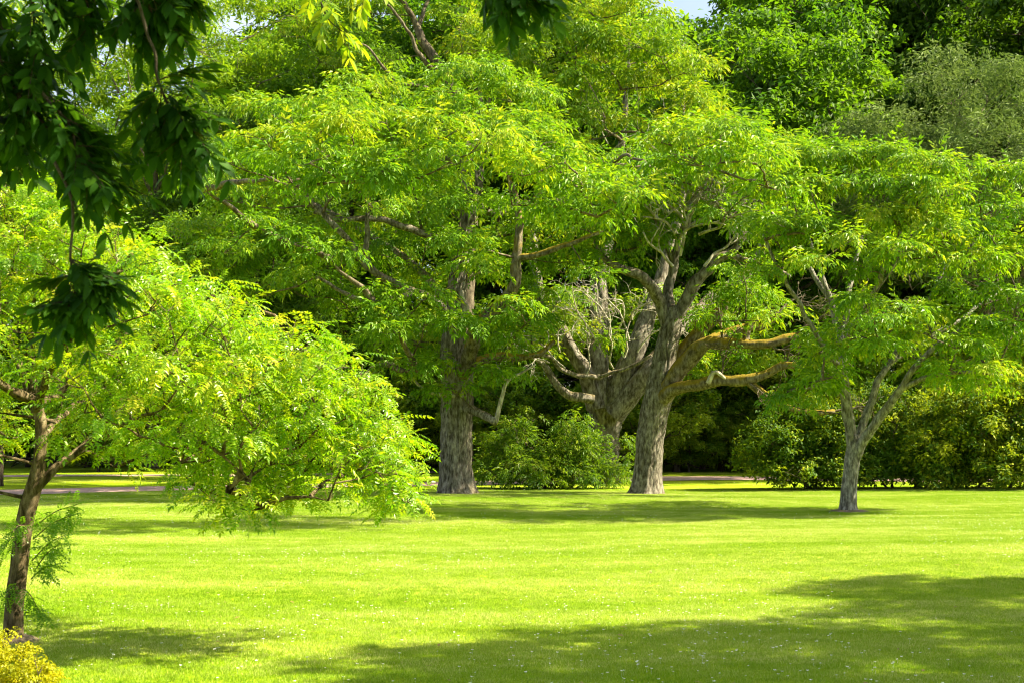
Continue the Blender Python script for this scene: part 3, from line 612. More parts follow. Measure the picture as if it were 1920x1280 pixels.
# --- golden locust at the left edge
T5 = Tree('locust_tree', 'bright golden green drooping tree with thin brown trunk over the yellow shrub', 10.9, (25, 1192), None, 44)
T5.limb([(24, 1194, 18.5), (27, 1140, 17.5), (35, 1060, 16.5), (46, 990, 15.5), (57, 935, 16), (66, 900, 14), (73, 860, 11.5), (76, 800, 10.5), (70, 765, 10), (62, 740, 9)], M_BARK5, 'trunk', sides=40, step=.03, wig=.02, rough=.08, bk=.004, flare=.22, ground=True)
T5.limb([(60, 922, 9), (104, 876, 8, .1), (150, 842, 7.5, .3), (205, 790, 7.5, .4), (262, 735, 6.5, .5), (330, 690, 5.5, .5), (420, 650, 4.5, .4), (520, 640, 3.5, .3), (620, 680, 2.5, .2)], M_BARK5, wig=.03, step=.08)
T5.limb([(64, 755, 10), (112, 738, 9, .2), (165, 690, 7.5, .3), (270, 610, 6, .4), (400, 560, 5, .5), (520, 590, 3, .5)], M_BARK5, wig=.03, step=.08)
T5.limb([(62, 748, 9), (38, 738, 8.5, -.1), (0, 718, 7, -.2), (-90, 650, 5.5, -.3), (-200, 620, 3, -.3)], M_BARK5, wig=.03, step=.08)
T5.limb([(62, 742, 9), (58, 650, 8, .2), (80, 520, 6.5, .3), (120, 420, 4.5, .3), (160, 370, 2.5, .3)], M_BARK5, wig=.03, step=.08)
T5.limb([(66, 770, 8), (110, 660, 7, -.7), (190, 550, 5.5, -1.1), (250, 480, 3.5, -1.3)], M_BARK5, wig=.03, step=.08)
T5.limb([(66, 770, 8), (20, 640, 7, .9), (-30, 520, 5.5, 1.3), (-40, 420, 3.5, 1.4)], M_BARK5, wig=.03, step=.08)
T5.limb([(70, 830, 7), (140, 760, 6, .9), (260, 700, 5, 1.4), (400, 660, 3, 1.6)], M_BARK5, wig=.03, step=.08)
T5.limb([(150, 842, 5, .3), (230, 790, 4.5, -.4), (320, 790, 4, -.8), (400, 840, 3, -1.0), (470, 900, 2, -1.0)], M_BARK5, wig=.03, step=.08)
def inside(poly, x, y):
    c = False; j = len(poly) - 1
    for i in range(len(poly)):
        (xi, yi), (xj, yj) = poly[i], poly[j]
        if (yi > y) != (yj > y) and x < (xj - xi) * (y - yi) / (yj - yi) + xi: c = not c
        j = i
    return c
POLY5 = [(-260, 420), (-150, 350), (0, 340), (110, 365), (230, 430), (320, 480), (400, 545), (500, 585), (600, 625), (670, 690), (720, 750), (745, 820), (775, 925), (720, 925), (695, 870), (650, 880), (610, 925), (570, 890), (530, 940), (480, 955), (410, 930), (370, 890), (350, 830), (300, 830), (240, 850), (150, 830), (110, 780), (60, 800), (0, 850), (-100, 900), (-260, 800)]
lst = []
while len(lst) < 250:
    x, y = rng.uniform(-270, 770), rng.uniform(330, 965)
    if inside(POLY5, x, y) and all((x - q[0]) ** 2 + (y - q[1]) ** 2 > 22 ** 2 for q in lst): lst.append((x, y, rng.uniform(34, 56)))
T5.pads_px(lst, 1.9, back=1, flat=.75, center=(230, 650), jit=18)
T5.pads = [q for q in T5.pads if not (-4.2 < q[0][0] < -3.15 and .9 < q[0][2] < 2.2 and q[0][1] < 11.15)]
for (x, y) in [(400,880),(430,910),(470,930),(500,945),(440,880),(380,860),(520,915),(600,905),(615,930),(640,860),(700,880),(730,905),(750,925),(770,935),(720,860),(680,830),(745,880),(560,860),(480,860),(360,900),(340,860)]:
    dd = 10.9 - T5.r.uniform(.2, 1.1); a_ = T5.r.uniform(26, 38) * dd / FPX; T5.pads.append((P(x, y, dd), a_, a_ * .9))
T5.grow(M_BARK5, tip=.0042, twigs=5, wig=.05, sides=5)
TRI['T5'] = T5.foliage(M_LOCUST, LOCUST, 760, .185, tmean=.52, tsd=.2, droop=.9, low=-.6, thick=.5)
# leafy sprouts on its trunk
sp = []; spd = []; tb = Tubes()
for (x, y, x2, y2) in [(62, 1010, 135, 965), (60, 1050, 125, 1000), (58, 1085, 100, 1060), (40, 1000, 5, 1030), (42, 1100, 75, 1150), (64, 1070, 110, 1020), (36, 1090, 8, 1120), (48, 985, 20, 1000), (66, 985, 145, 945)]:
    a_, b_ = P(x, y, 10.85), P(x2, y2, 10.75 - rng.uniform(0, .3))
    w, rr = spline([a_, (a_ + b_) / 2 + np.array((0, 0, .03)), b_], [.005, .004, .002], .03)
    tb.add(w - T5.base, rr, 5)
    for k in range(2, len(w)):
        for j in range(2):
            sp.append(w[k]); spd.append(unit(b_ - a_) * .6 + rng.normal(0, .5, 3) + np.array((0, 0, -.3)))
V, F, T = scatter(LOCUST, np.array(sp) - T5.base, np.array(spd), np.tile((0, 0, 1.0), (len(sp), 1)) + rng.normal(0, .3, (len(sp), 3)), rng.uniform(.10, .16, len(sp)), rng, .12, .12)
put('sprout_leaves', mesh_from('sprout_leaves', V, F, M_LOCUST, T), T5.root, kind='stuff')
put('sprout_stems', tb.mesh('sprout_stems', M_BARK5), T5.root, kind='stuff')

# ------------------------------------------------------------------ shrubs
def shrub(name, label, d, base_px, blobs, mat, templates, dens, size, tmean, seed, group=None, bark=M_TWIG, low=-.3, stems=9, tsd=.2, tip=.008, cat='bush', inner=0):
    t_ = Tree(name, label, d, (base_px, 0), group, seed, cat)
    z0 = t_.base[2]
    pads = []
    for x, y, r_, dd in blobs:
        c = P(x, y, d + dd); a = r_ * (d + dd) / FPX
        c[2] = max(c[2], z0 + a * .25)
        pads.append((c, a, a * .8))
    t_.pads = pads
    for k in range(stems):
        a = t_.r.uniform(0, 2 * math.pi); q = t_.base + np.array((math.cos(a), math.sin(a), 0)) * t_.r.uniform(.1, .5)
        t_.nodes.append((np.array((q[0], q[1], z0 - .05)), .03))
    t_.grow(bark, tip=tip, twigs=4, wig=.08, sides=5)
    n = t_.foliage(mat, templates, dens, size, tmean=tmean, tsd=tsd, low=low, thick=.8, droop=.5, fuzz=.14)
    TRI[name + str(seed)] = n
    return t_

def dome(cx, top, w, bot, n, r_, seed, depth=1.5):
    """blob positions filling a dome outline in the photo"""
    g = np.random.default_rng(seed); L = []
    while len(L) < n:
        x = g.uniform(-1, 1); y = g.uniform(0, 1)
        h = math.sqrt(max(0, 1 - x * x)) ** .8
        if y > h: continue
        L.append((cx + x * w / 2, bot - y * (bot - top), r_ * g.uniform(.7, 1.25), -depth * math.sqrt(max(0, 1 - x * x)) * (1 - y * .7) * g.uniform(-.6, 1)))
    return L

shrub('green_bush', 'rounded fresh green bush standing before the old many-stemmed trunk', 38.5, 1040,
      dome(968, 800, 130, 900, 24, 24, 1) + dome(1078, 800, 140, 900, 28, 24, 2) + dome(1040, 848, 290, 905, 40, 24, 3) + [(1085, 782, 18, -.5), (1165, 838, 22, -.3), (1000, 785, 17, -.3), (958, 790, 17, -.5), (1060, 800, 18, -.6), (940, 812, 18, -.4), (1180, 862, 20, 0)],
      M_BUSH, CORK, 330, .24, .5, 61)
shrub('dark_bush', 'dark olive bush behind the slender tree, nearer the path', 37.5, 1500,
      dome(1500, 755, 190, 905, 44, 34, 4) + dome(1470, 800, 130, 912, 24, 30, 5), M_DARKBUSH, BROAD, 230, .25, .42, 62, 'olive bushes on the right')
shrub('dark_bush', 'broad dark olive bush spreading from behind the slender trunk', 37.8, 1680,
      dome(1670, 745, 260, 912, 60, 36, 6) + dome(1620, 810, 160, 914, 24, 32, 7), M_DARKBUSH, BROAD, 230, .25, .38, 63, 'olive bushes on the right')
shrub('dark_bush', 'olive bush with yellow tipped leaves at the right edge of the lawn', 37.0, 1860,
      dome(1860, 715, 280, 914, 64, 38, 8) + dome(1930, 740, 200, 914, 30, 36, 9), M_DARKBUSH, BROAD, 230, .26, .68, 64, 'olive bushes on the right', tsd=.25)
# yellow shrub, bottom left corner
ysh = shrub('yellow_shrub', 'small yellow leaved shrub at the foot of the thin brown trunk', 8.35, -10,
      dome(-25, 1205, 210, 1330, 60, 28, 10, .35) + [(8, 1205, 14, 0), (42, 1212, 13, .1), (-30, 1200, 20, .1), (62, 1228, 13, -.1), (78, 1250, 14, -.1), (25, 1195, 10, .1)],
      M_YELLOW, [v * np.array((1, 1, 1)) for v in BROAD], 6000, .052, .55, 65, low=-.4, tip=.0025)

# ------------------------------------------------------------------ background trees: prototypes in local space, copied
def proto(seed, mat, bark, H, Wd, npads, dens, size, templates, zc=.58, zr=.44, flat=.6, tmean=.5, lowcut=.12, forks=5, trunk=.22):
    r = np.random.default_rng(seed)
    parts = []
    t_ = Tree.__new__(Tree); t_.r = r; t_.seed = seed; t_.base = np.zeros(3); t_.nodes = []; t_.d = 1
    lean = r.normal(0, .03, 2)
    ks = np.linspace(0, 1, 8)
    tp = np.stack((lean[0] * H * ks + r.normal(0, .12, 8) * ks, lean[1] * H * ks + r.normal(0, .12, 8) * ks, H * .82 * ks - .1), -1)
    w, rr = spline(tp, trunk * (1 - ks * .85), .3)
    tb = Tubes(); tb.add(w, rr, 12, rough=.12, seed=seed, flare=.4); parts.append(('trunk', tb.mesh('trunk', bark), None))
    for p_, q in zip(w[len(w) // 5::2], rr[len(w) // 5::2]): t_.nodes.append((p_, q))
    for k in range(forks):
        i = int(len(w) * r.uniform(.25, .7)); a = r.uniform(0, 2 * math.pi); L = H * r.uniform(.22, .36)
        dirv = unit(np.array((math.cos(a) * .8, math.sin(a) * .8, r.uniform(.5, 1.1))))
        lp = [w[i], w[i] + dirv * L * .4 + r.normal(0, .2, 3), w[i] + dirv * L + np.array((0, 0, L * .15))]
        lw, lr = spline(lp, [rr[i] * .6, rr[i] * .42, rr[i] * .15], .3)
        tb = Tubes(); tb.add(wiggle(lw, .15, .4, seed + k), lr, 8); parts.append(('limb', tb.mesh('limb', bark), None))
        for p_, q in zip(lw[1::2], lr[1::2]): t_.nodes.append((p_, q))
    pads = []
    while len(pads) < npads:
        u = r.uniform(-1, 1, 3); n = np.linalg.norm(u)
        if n > 1 or n < .35: continue
        if u[2] < 0 and r.random() < .25: continue
        c = np.array((u[0] * Wd, u[1] * Wd, H * zc + u[2] * H * zr))
        if c[2] < H * lowcut: continue
        a = Wd * r.uniform(.20, .34)
        pads.append((c, a, a * flat))
    t_.pads = pads
    holder = {}
    global put
    keep = put
    def grab(name, me, parent=None, loc=(0, 0, 0), kind=None): parts.append((name, me, kind))
    put = grab
    t_.root = None
    t_.grow(bark, tip=.018, twigs=3, wig=.15, sides=5)
    TRI['proto%d' % seed] = t_.foliage(mat, templates, dens, size, tmean=tmean)
    put = keep
    return parts

PR = {
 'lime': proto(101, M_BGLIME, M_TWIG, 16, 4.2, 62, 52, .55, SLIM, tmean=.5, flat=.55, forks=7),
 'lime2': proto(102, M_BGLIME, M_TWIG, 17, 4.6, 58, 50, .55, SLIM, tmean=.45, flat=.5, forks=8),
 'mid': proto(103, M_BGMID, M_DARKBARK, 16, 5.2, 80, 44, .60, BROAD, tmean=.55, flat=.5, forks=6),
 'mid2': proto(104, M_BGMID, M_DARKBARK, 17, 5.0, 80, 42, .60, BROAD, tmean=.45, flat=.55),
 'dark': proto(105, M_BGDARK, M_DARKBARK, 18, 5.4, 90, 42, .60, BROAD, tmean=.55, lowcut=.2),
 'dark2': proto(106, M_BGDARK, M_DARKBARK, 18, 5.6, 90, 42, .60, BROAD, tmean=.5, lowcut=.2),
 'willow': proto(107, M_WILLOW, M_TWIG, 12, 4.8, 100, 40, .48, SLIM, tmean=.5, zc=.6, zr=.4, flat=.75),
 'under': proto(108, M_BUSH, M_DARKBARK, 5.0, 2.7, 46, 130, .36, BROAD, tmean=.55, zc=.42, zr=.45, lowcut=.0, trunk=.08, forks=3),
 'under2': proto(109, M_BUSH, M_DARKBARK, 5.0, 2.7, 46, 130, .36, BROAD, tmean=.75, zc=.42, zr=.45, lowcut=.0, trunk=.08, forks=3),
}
def place(kind, name, label, px, d, H, wk=1.0, rot=0.0, group=None, cat='tree', xy=None):
    x, y = (P(px, 0, d)[0], d) if xy is None else xy
    base = {'lime': 16, 'lime2': 17, 'mid': 16, 'mid2': 17, 'dark': 18, 'dark2': 18, 'willow': 12, 'under': 5, 'under2': 5}[kind]
    o = thing(name, label, cat, (x, y, gz(x, y)), group)
    k = H / base; o.scale = (k * wk, k * wk, k); o.rotation_euler = (0, 0, rot)
    for nm, me, kd in PR[kind]: put(nm, me, o, kind=kd)
    return o
G = 'tall trees behind the lawn'
place('lime', 'airy_tree', 'thin airy lime green tree under the sky gap, left of the park', 300, 56, 19.0, 1.0, .4, G)
place('lime2', 'airy_tree', 'lime tree with bare grey forks beside the sky gap', 470, 58, 20.0, .9, 2.1, G)
place('lime', 'airy_tree', 'lime green tree behind the dark hanging leaves', 120, 60, 19.5, 1.1, 3.3, G)
place('lime2', 'airy_tree', 'lime tree at the far left edge behind the golden tree', -60, 54, 19.0, 1.1, 5.0, G)
place('mid', 'leafy_tree', 'leafy green tree behind the spreading middle tree', 640, 57, 17.0, .95, 1.0, G)
place('lime', 'airy_tree', 'yellow green tree above the top of the middle tree', 760, 66, 24.0, .9, 4.2, G)
place('mid2', 'leafy_tree', 'tall green tree between the middle tree and the old tree', 930, 64, 24.0, .9, 2.6, G)
place('mid', 'leafy_tree', 'green tree behind the old many-stemmed tree', 1100, 62, 20.0, 1.0, 5.5, G)
place('mid', 'layered_tree', 'layered mid green tree just right of the small sky opening', 1455, 54, 16.6, 1.0, .2, G)
place('mid2', 'leafy_tree', 'tall fresh green tree behind the layered crown', 1560, 64, 23.0, .85, 3.0, G)
place('dark', 'leafy_tree', 'tall dark green tree above the grey green willow', 1720, 66, 24.0, 1.0, 1.5, G)
place('dark2', 'leafy_tree', 'tall dark tree at the top corner behind the willow', 1890, 64, 24.0, 1.0, 4.4, G)
place('dark', 'leafy_tree', 'dark tree just beyond the right edge behind the bushes', 2080, 58, 22.0, 1.0, .9, G)
place('willow', 'willow_tree', 'grey green willow rising behind the flat layered crown', 1810, 47, 13.0, .95, .7, G)
place('dark2', 'leafy_tree', 'dark leafy tree between the two sky openings', 1640, 72, 25.0, 1.0, 2.2, G)
# far backing trees
for i, (px, d, H, k, lab) in enumerate([(40, 78, 20, 'lime2', 'hazy far tree behind the hanging leaves'), (220, 80, 19, 'mid2', 'far green tree low under the left sky gap'), (560, 76, 24, 'dark', 'dark far tree behind the bare grey forks'),
        (700, 80, 25, 'mid2', 'far green tree behind the yellow green crown'), (1020, 80, 27, 'lime2', 'far lime tree over the old tree'), (1200, 78, 20, 'mid2', 'far green tree below the small sky opening'),
        (1480, 82, 26, 'dark2', 'dark far tree behind the layered crown'), (1800, 82, 27, 'dark', 'dark far tree above the willow'), (1980, 76, 26, 'mid2', 'far green tree at the right edge'), (400, 82, 20, 'mid', 'far green tree between the lime trees')]):
    place(k, 'distant_tree', lab, px, d, H, 1.1, i * 1.37, 'distant trees')
# shaded trunks and undergrowth behind the path
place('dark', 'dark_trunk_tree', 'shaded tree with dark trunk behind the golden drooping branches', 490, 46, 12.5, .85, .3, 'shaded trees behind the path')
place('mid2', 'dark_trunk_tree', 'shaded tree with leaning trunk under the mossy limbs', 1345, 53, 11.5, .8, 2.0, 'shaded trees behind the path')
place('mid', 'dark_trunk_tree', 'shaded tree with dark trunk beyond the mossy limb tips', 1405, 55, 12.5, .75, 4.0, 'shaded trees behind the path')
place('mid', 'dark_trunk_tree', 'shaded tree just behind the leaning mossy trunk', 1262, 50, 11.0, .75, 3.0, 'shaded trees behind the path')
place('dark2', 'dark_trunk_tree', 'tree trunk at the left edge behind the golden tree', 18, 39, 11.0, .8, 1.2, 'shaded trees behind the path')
ug = [(-60, 58), (70, 60), (200, 52), (300, 60), (400, 58), (540, 60), (640, 57), (730, 60), (820, 58), (900, 54), (980, 57), (1070, 52), (1160, 54), (1230, 58), (1310, 56), (1390, 58), (1470, 55), (1560, 52), (1660, 50), (1760, 52), (1870, 50), (1980, 52)]
for i, (px, d) in enumerate(ug):
    nb_ = 'number %d' % i
    where = ['far left behind the golden tree trunk', 'left of the dark forked shrub', 'with dark forked stems by the second path', 'behind the dark forked shrub', 'under the golden drooping leaves', 'beside the dark trunk behind the golden tree',
             'right of the dark trunk behind the golden tree', 'over the pale lawn behind the path', 'left of the furrowed trunk', 'just right of the furrowed trunk', 'behind the round green bush', 'at the back of the old tree',
             'between the old tree and the leaning trunk', 'right behind the leaning trunk', 'under the mossy limbs', 'under the mossy limb tips', 'left of the olive bushes', 'behind the first olive bush',
             'behind the broad olive bush', 'behind the middle of the olive bushes', 'behind the yellow tipped olive bush', 'past the right edge behind the bushes'][i]
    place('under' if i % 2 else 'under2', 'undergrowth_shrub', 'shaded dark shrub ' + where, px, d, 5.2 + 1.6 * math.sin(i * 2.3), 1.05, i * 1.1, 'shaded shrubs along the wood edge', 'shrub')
for i, (px, where) in enumerate([(-20, 'at the far left'), (150, 'behind the forked shrub'), (330, 'left of the dark trunk'), (470, 'right behind the bench'), (600, 'far behind the golden branches'), (760, 'far behind the pale lawn strip'),
        (870, 'far behind the furrowed trunk'), (1020, 'far behind the green bush'), (1190, 'far behind the old tree'), (1290, 'far behind the leaning trunk'), (1370, 'deep under the mossy limbs'), (1450, 'deep beside the olive bushes'), (1620, 'far behind the slender trunk'), (1800, 'far behind the olive bushes')]):
    place('under' if i % 2 else 'under2', 'undergrowth_shrub', 'low dark shrub ' + where + ' in the wood', px, 65, 5.0 + math.sin(i * 1.7), 1.35, i * 2.1 + .5, 'shaded shrubs along the wood edge', 'shrub')
for i, (px, d, H, lab) in enumerate([(1285, 50, 2.6, 'low green shrub just past the path behind the leaning trunk'), (1345, 51, 3.2, 'low green shrub past the path under the long mossy limb'), (1410, 50, 2.8, 'low green shrub past the path by the first olive bush'), (930, 49, 3.4, 'low green shrub past the path beside the furrowed trunk'), (800, 52, 3.0, 'low green shrub past the lawn strip left of the furrowed trunk'), (1200, 48, 4.4, 'fresh green shrub filling the gap behind the old tree')]):
    place('under2', 'undergrowth_shrub', lab, px, d, H, 1.0, i * 1.9, 'shaded shrubs along the wood edge', 'shrub')
# trees beyond the right edge whose crowns throw the shade over the near lawn
place('mid', 'shade_tree', 'leafy tree just beyond the right edge shading the near lawn', 0, 0, 9.0, 1.15, .5, None, 'tree', xy=(10.6, 9.9))
place('mid2', 'shade_tree', 'second leafy tree beyond the right edge shading the lawn corner', 0, 0, 9.5, 1.15, 2.5, None, 'tree', xy=(15.4, 13.6))

# ------------------------------------------------------------------ tree overhead: dark leaves hanging into the view
OT = thing('overhanging_tree', 'shaded tree overhead, its long dark green leaves hanging into the view', 'tree', (-2.9, 1.4, 0.0))
OB = np.array((-2.9, 1.4, 0.0))
ro = np.random.default_rng(77)
def otube(name, pts, rad, step=.08, sides=12, mat=M_DARKBARK, **kw):
    w, rr = spline(np.array(pts, float), rad, step)
    tb = Tubes(); tb.add(w - OB, rr, sides, **kw); put(name, tb.mesh(name, mat), OT)
otube('trunk', [(-2.9, 1.4, -.05), (-2.88, 1.42, .8), (-2.8, 1.5, 1.9), (-2.65, 1.6, 3.0), (-2.5, 1.7, 4.2), (-2.3, 1.8, 5.6)], [.19, .17, .155, .14, .11, .05], sides=28, rough=.08, bark=.008, flare=.35)
otube('limb', [(-2.7, 1.55, 2.7), (-2.5, 2.6, 3.3), (-2.1, 3.9, 3.75), (-1.7, 5.1, 3.85), (-1.2, 6.0, 3.95), (-.9, 7.0, 4.15), (-.75, 7.9, 4.35)], [.075, .06, .045, .035, .028, .02, .012])
otube('limb', [(-2.6, 1.6, 3.3), (-1.7, 2.6, 3.9), (-.7, 3.9, 4.0), (-.1, 4.9, 3.75), (.25, 5.4, 3.75)], [.06, .05, .038, .025, .015])
otube('limb', [(-2.5, 1.7, 4.2), (-1.4, 2.0, 5.0), (0, 2.8, 5.6), (1.6, 3.8, 5.9)], [.07, .055, .04, .02])
otube('limb', [(-2.5, 1.7, 4.0), (-3.4, 2.6, 4.8), (-4.2, 3.6, 5.3)], [.06, .045, .02])
def leaf_mesh(name, L, Wd, seed, mat):
    g = np.random.default_rng(seed); st = [0, .12, .3, .5, .7, .87, 1.0]; ws = [.04, .6, .96, 1.0, .74, .36, .0]
    V, F = [], []
    curl = g.uniform(.06, .2)
    for x, w_ in zip(st, ws):
        z = -curl * x * x * L
        for k, e in ((-1, .16), (0, 0), (1, .16)): V.append((x * L, k * w_ * Wd / 2 + .02 * L * math.sin(x * 3), z + e * w_ * Wd / 2 * 1.1))
    for i in range(len(st) - 1):
        for k in range(2):
            a_ = i * 3 + k; F += [(a_, a_ + 3, a_ + 4), (a_, a_ + 4, a_ + 1)]
    return mesh_from(name, V, F, mat, np.full(len(F), g.uniform(0, 1)), smooth=True)
LM = [leaf_mesh('leaf', 1, .36, k, M_OVERSHADE) for k in range(6)]
GM = [leaf_mesh('leaf', 1, .30, 20 + k, M_SUNSPRIG) for k in range(3)]
stems = Tubes(); LEAVES = []
def spray(pts, d, n, fan, t0=0.0, rl=110, ll=42, pairs=6, sprig=False, rad=.007, dz=.12):
    """a hanging stem with compound leaves fanning from it (photo angles, 90 = down)"""
    W_ = np.array([P(x, y, d + dd) for x, y, dd in pts]); w, rr = spline(W_, np.linspace(rad, rad * .45, len(W_)), .03)
    w = wiggle(w, .012, .3, len(LEAVES) * .1)
    stems.add(w - OB, rr, 6)
    px = d / FPX
    for k in range(n):
        f = t0 + (1 - t0) * (k + ro.random()) / n
        o = w[min(len(w) - 1, int(f * (len(w) - 1)))]
        an = R(ro.uniform(*fan)); L = rl * px * ro.uniform(.75, 1.2)
        dv = unit(np.array((math.cos(an), ro.normal(0, .55), -math.sin(an))))
        tt = np.linspace(0, 1, 9)[:, None]
        rach = o + dv * L * tt + np.array((0, 0, -1.0)) * L * .18 * tt ** 2
        stems.add(rach - OB, np.linspace(.0022, .0010, 9), 4)
        tg = unit(np.gradient(rach, axis=0))
        side = unit(np.cross(tg[4], np.array((0, 0, 1.0)) + ro.normal(0, .45, 3)))
        for j in range(pairs):
            q = int(2 + 6 * j / (pairs - 1))
            for sg in (-1, 1):
                ld = unit(tg[q] * .75 + side * sg * .75 + np.array((0, 0, -.18)) + ro.normal(0, .18, 3))
                LEAVES.append((rach[q], ld, unit(np.cross(ld, side * sg) * sg * -1 + np.array((0, 0, 1.0)) + ro.normal(0, .3, 3)), ll * px * ro.uniform(.75, 1.15), sprig))
        LEAVES.append((rach[-1], unit(tg[-1] + ro.normal(0, .1, 3)), np.array((0, 0, 1.0)) + ro.normal(0, .3, 3), ll * px * 1.1, sprig))
D0 = 5.3
spray([(55, -140, -.1), (62, 20, 0), (67, 120, 0), (75, 190, 0)], D0, 22, (0, 175), .25, 95)
spray([(-60, 60, 0), (10, 150, 0), (70, 215, 0), (112, 270, 0), (118, 330, 0)], D0 + .05, 34, (-15, 110), .05, 95)
spray([(75, 170, 0), (125, 235, -.05), (150, 300, -.1), (180, 345, -.1)], D0 - .05, 30, (-5, 90), .1, 92)
spray([(250, -150, 0), (266, -20, 0), (290, 40, 0)], D0 + .1, 22, (0, 130), .35, 85)
spray([(140, -150, 0), (160, -10, 0), (185, 50, 0)], D0 + .1, 22, (0, 170), .35, 88)
spray([(-50, -150, 0), (-10, 30, 0), (10, 160, 0)], D0 + .15, 20, (-10, 130), .25, 95)
spray([(-90, 120, .1), (-50, 200, .1), (-20, 250, .1)], D0 + .1, 14, (-10, 90), .1, 90)
spray([(-90, 150, .0), (-20, 215, .0), (60, 255, .0)], D0 + .2, 14, (-20, 90), .1, 80)
spray([(330, -120, .2), (310, -40, .15), (300, 10, .1)], D0, 12, (10, 120), .4, 80)
spray([(236, -150, 0), (262, 10, 0), (290, 90, 0), (296, 150, 0), (316, 205, 0), (345, 235, 0), (380, 262, 0)], D0, 34, (-50, 155), .76, 92)
spray([(100, 300, 0), (128, 360, 0), (136, 420, 0), (135, 500, 0), (140, 550, 0), (165, 585, 0)], D0 - .15, 36, (-55, 190), .66, 88)
spray([(840, -170, 0), (915, -70, 0), (975, -22, 0), (1015, 8, 0)], D0, 24, (-10, 120), .5, 75)
spray([(560, -150, 0), (590, -30, 0), (612, 30, 0), (640, 60, 0)], 8.0, 7, (10, 130), .55, 55, 30, 5, True, .006)
spray([(650, -150, 0), (672, -40, 0), (695, -5, 0)], 8.0, 5, (10, 110), .6, 45, 28, 5, True, .006)
put('twigs', stems.mesh('twigs', M_DARKBARK), OT, kind='stuff')
def frame_xy(p_):
    ct, st_ = math.cos(TILT), math.sin(TILT)
    z_ = p_[2] - EYE; f_ = p_[1] * ct + z_ * st_; v_ = -p_[1] * st_ + z_ * ct
    return 960 + FPX * p_[0] / f_, 640 - FPX * v_ / f_
from mathutils import Matrix
seen, rest = [], []
for q in LEAVES:
    x, y = frame_xy(q[0] + q[1] * q[3] * .5)
    (seen if -10 < x < 1930 and -15 < y < 1290 else rest).append(q)
seen.sort(key=lambda q: -q[3] / q[0][1])
rest += seen[300:]; seen = seen[:300]
def leaf_axes(q):
    X = unit(q[1]); Y = unit(np.cross(q[2], X)); Z = np.cross(X, Y); return X, Y, Z
for i, q in enumerate(seen):
    X, Y, Z = leaf_axes(q)
    o = put('leaf', (GM[i % 3] if q[4] else LM[i % 6]), OT)
    M_ = Matrix.Identity(4)
    for c_, ax in enumerate((X, Y, Z)):
        for r_ in range(3): M_[r_][c_] = ax[r_] * q[3]
    for r_ in range(3): M_[r_][3] = q[0][r_] - OB[r_]
    o.matrix_local = M_
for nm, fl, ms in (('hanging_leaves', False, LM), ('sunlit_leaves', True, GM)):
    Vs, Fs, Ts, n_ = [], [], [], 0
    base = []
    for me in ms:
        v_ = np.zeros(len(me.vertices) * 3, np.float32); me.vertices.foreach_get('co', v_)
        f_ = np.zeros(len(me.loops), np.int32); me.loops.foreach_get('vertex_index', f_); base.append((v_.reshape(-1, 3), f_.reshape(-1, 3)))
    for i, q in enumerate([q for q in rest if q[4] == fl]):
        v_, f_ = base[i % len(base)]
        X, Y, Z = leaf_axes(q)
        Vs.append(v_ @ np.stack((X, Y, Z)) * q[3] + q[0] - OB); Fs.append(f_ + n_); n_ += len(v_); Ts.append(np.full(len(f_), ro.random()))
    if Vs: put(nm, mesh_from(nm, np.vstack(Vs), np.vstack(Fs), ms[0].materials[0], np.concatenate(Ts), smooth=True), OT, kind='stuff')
# its crown above the camera
pads = []
while len(pads) < 75:
    c_ = np.array((ro.uniform(-4.5, 4.0), ro.uniform(-2.5, 6.0), ro.uniform(4.4, 7.5)))
    if c_[2] < 1.62 + .33 * c_[1] + 1.1: continue
    if ((c_[0] + .4) / 4.4) ** 2 + ((c_[1] - 2) / 4.4) ** 2 + ((c_[2] - 5.6) / 2.1) ** 2 > 1: continue
    pads.append((c_, ro.uniform(.5, .85), ro.uniform(.3, .45)))
A = [pad_points(c_, a_, b_, 50, ro, thick=.7) for c_, a_, b_ in pads]
V, F, T = scatter(CORK, np.vstack([q[0] for q in A]) - OB, np.vstack([q[1] for q in A]), np.vstack([q[2] for q in A]), ro.uniform(.34, .5, 50 * len(A)), ro)
put('crown', mesh_from('crown', V, F, M_OVERSHADE, T), OT, kind='stuff')

# ------------------------------------------------------------------ grass and daisies
m, t, out = new_mat('grass_blade'); M_GRASS = m
at_ = node(t, 'ShaderNodeAttribute', attribute_name='tint'); oi = node(t, 'ShaderNodeObjectInfo')
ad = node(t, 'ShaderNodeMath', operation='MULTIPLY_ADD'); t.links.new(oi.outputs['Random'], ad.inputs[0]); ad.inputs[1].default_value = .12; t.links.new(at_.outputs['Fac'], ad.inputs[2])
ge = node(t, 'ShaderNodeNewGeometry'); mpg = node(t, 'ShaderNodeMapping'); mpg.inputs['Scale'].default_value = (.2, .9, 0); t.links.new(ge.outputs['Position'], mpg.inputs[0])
ng = node(t, 'ShaderNodeTexNoise', i_Scale=.7, i_Detail=6.0, i_Roughness=.65); t.links.new(mpg.outputs[0], ng.inputs['Vector'])  # carries the lawn's sheen and dry-tip bands into the blade colour
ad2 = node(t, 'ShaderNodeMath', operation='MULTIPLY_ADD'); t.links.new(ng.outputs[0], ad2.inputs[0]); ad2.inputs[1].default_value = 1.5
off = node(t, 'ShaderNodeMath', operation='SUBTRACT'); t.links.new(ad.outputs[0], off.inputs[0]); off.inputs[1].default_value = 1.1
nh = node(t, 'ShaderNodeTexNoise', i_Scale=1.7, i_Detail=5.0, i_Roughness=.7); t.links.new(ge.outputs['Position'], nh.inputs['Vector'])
ad3 = node(t, 'ShaderNodeMath', operation='MULTIPLY_ADD'); t.links.new(nh.outputs[0], ad3.inputs[0]); ad3.inputs[1].default_value = .9; t.links.new(off.outputs[0], ad3.inputs[2])
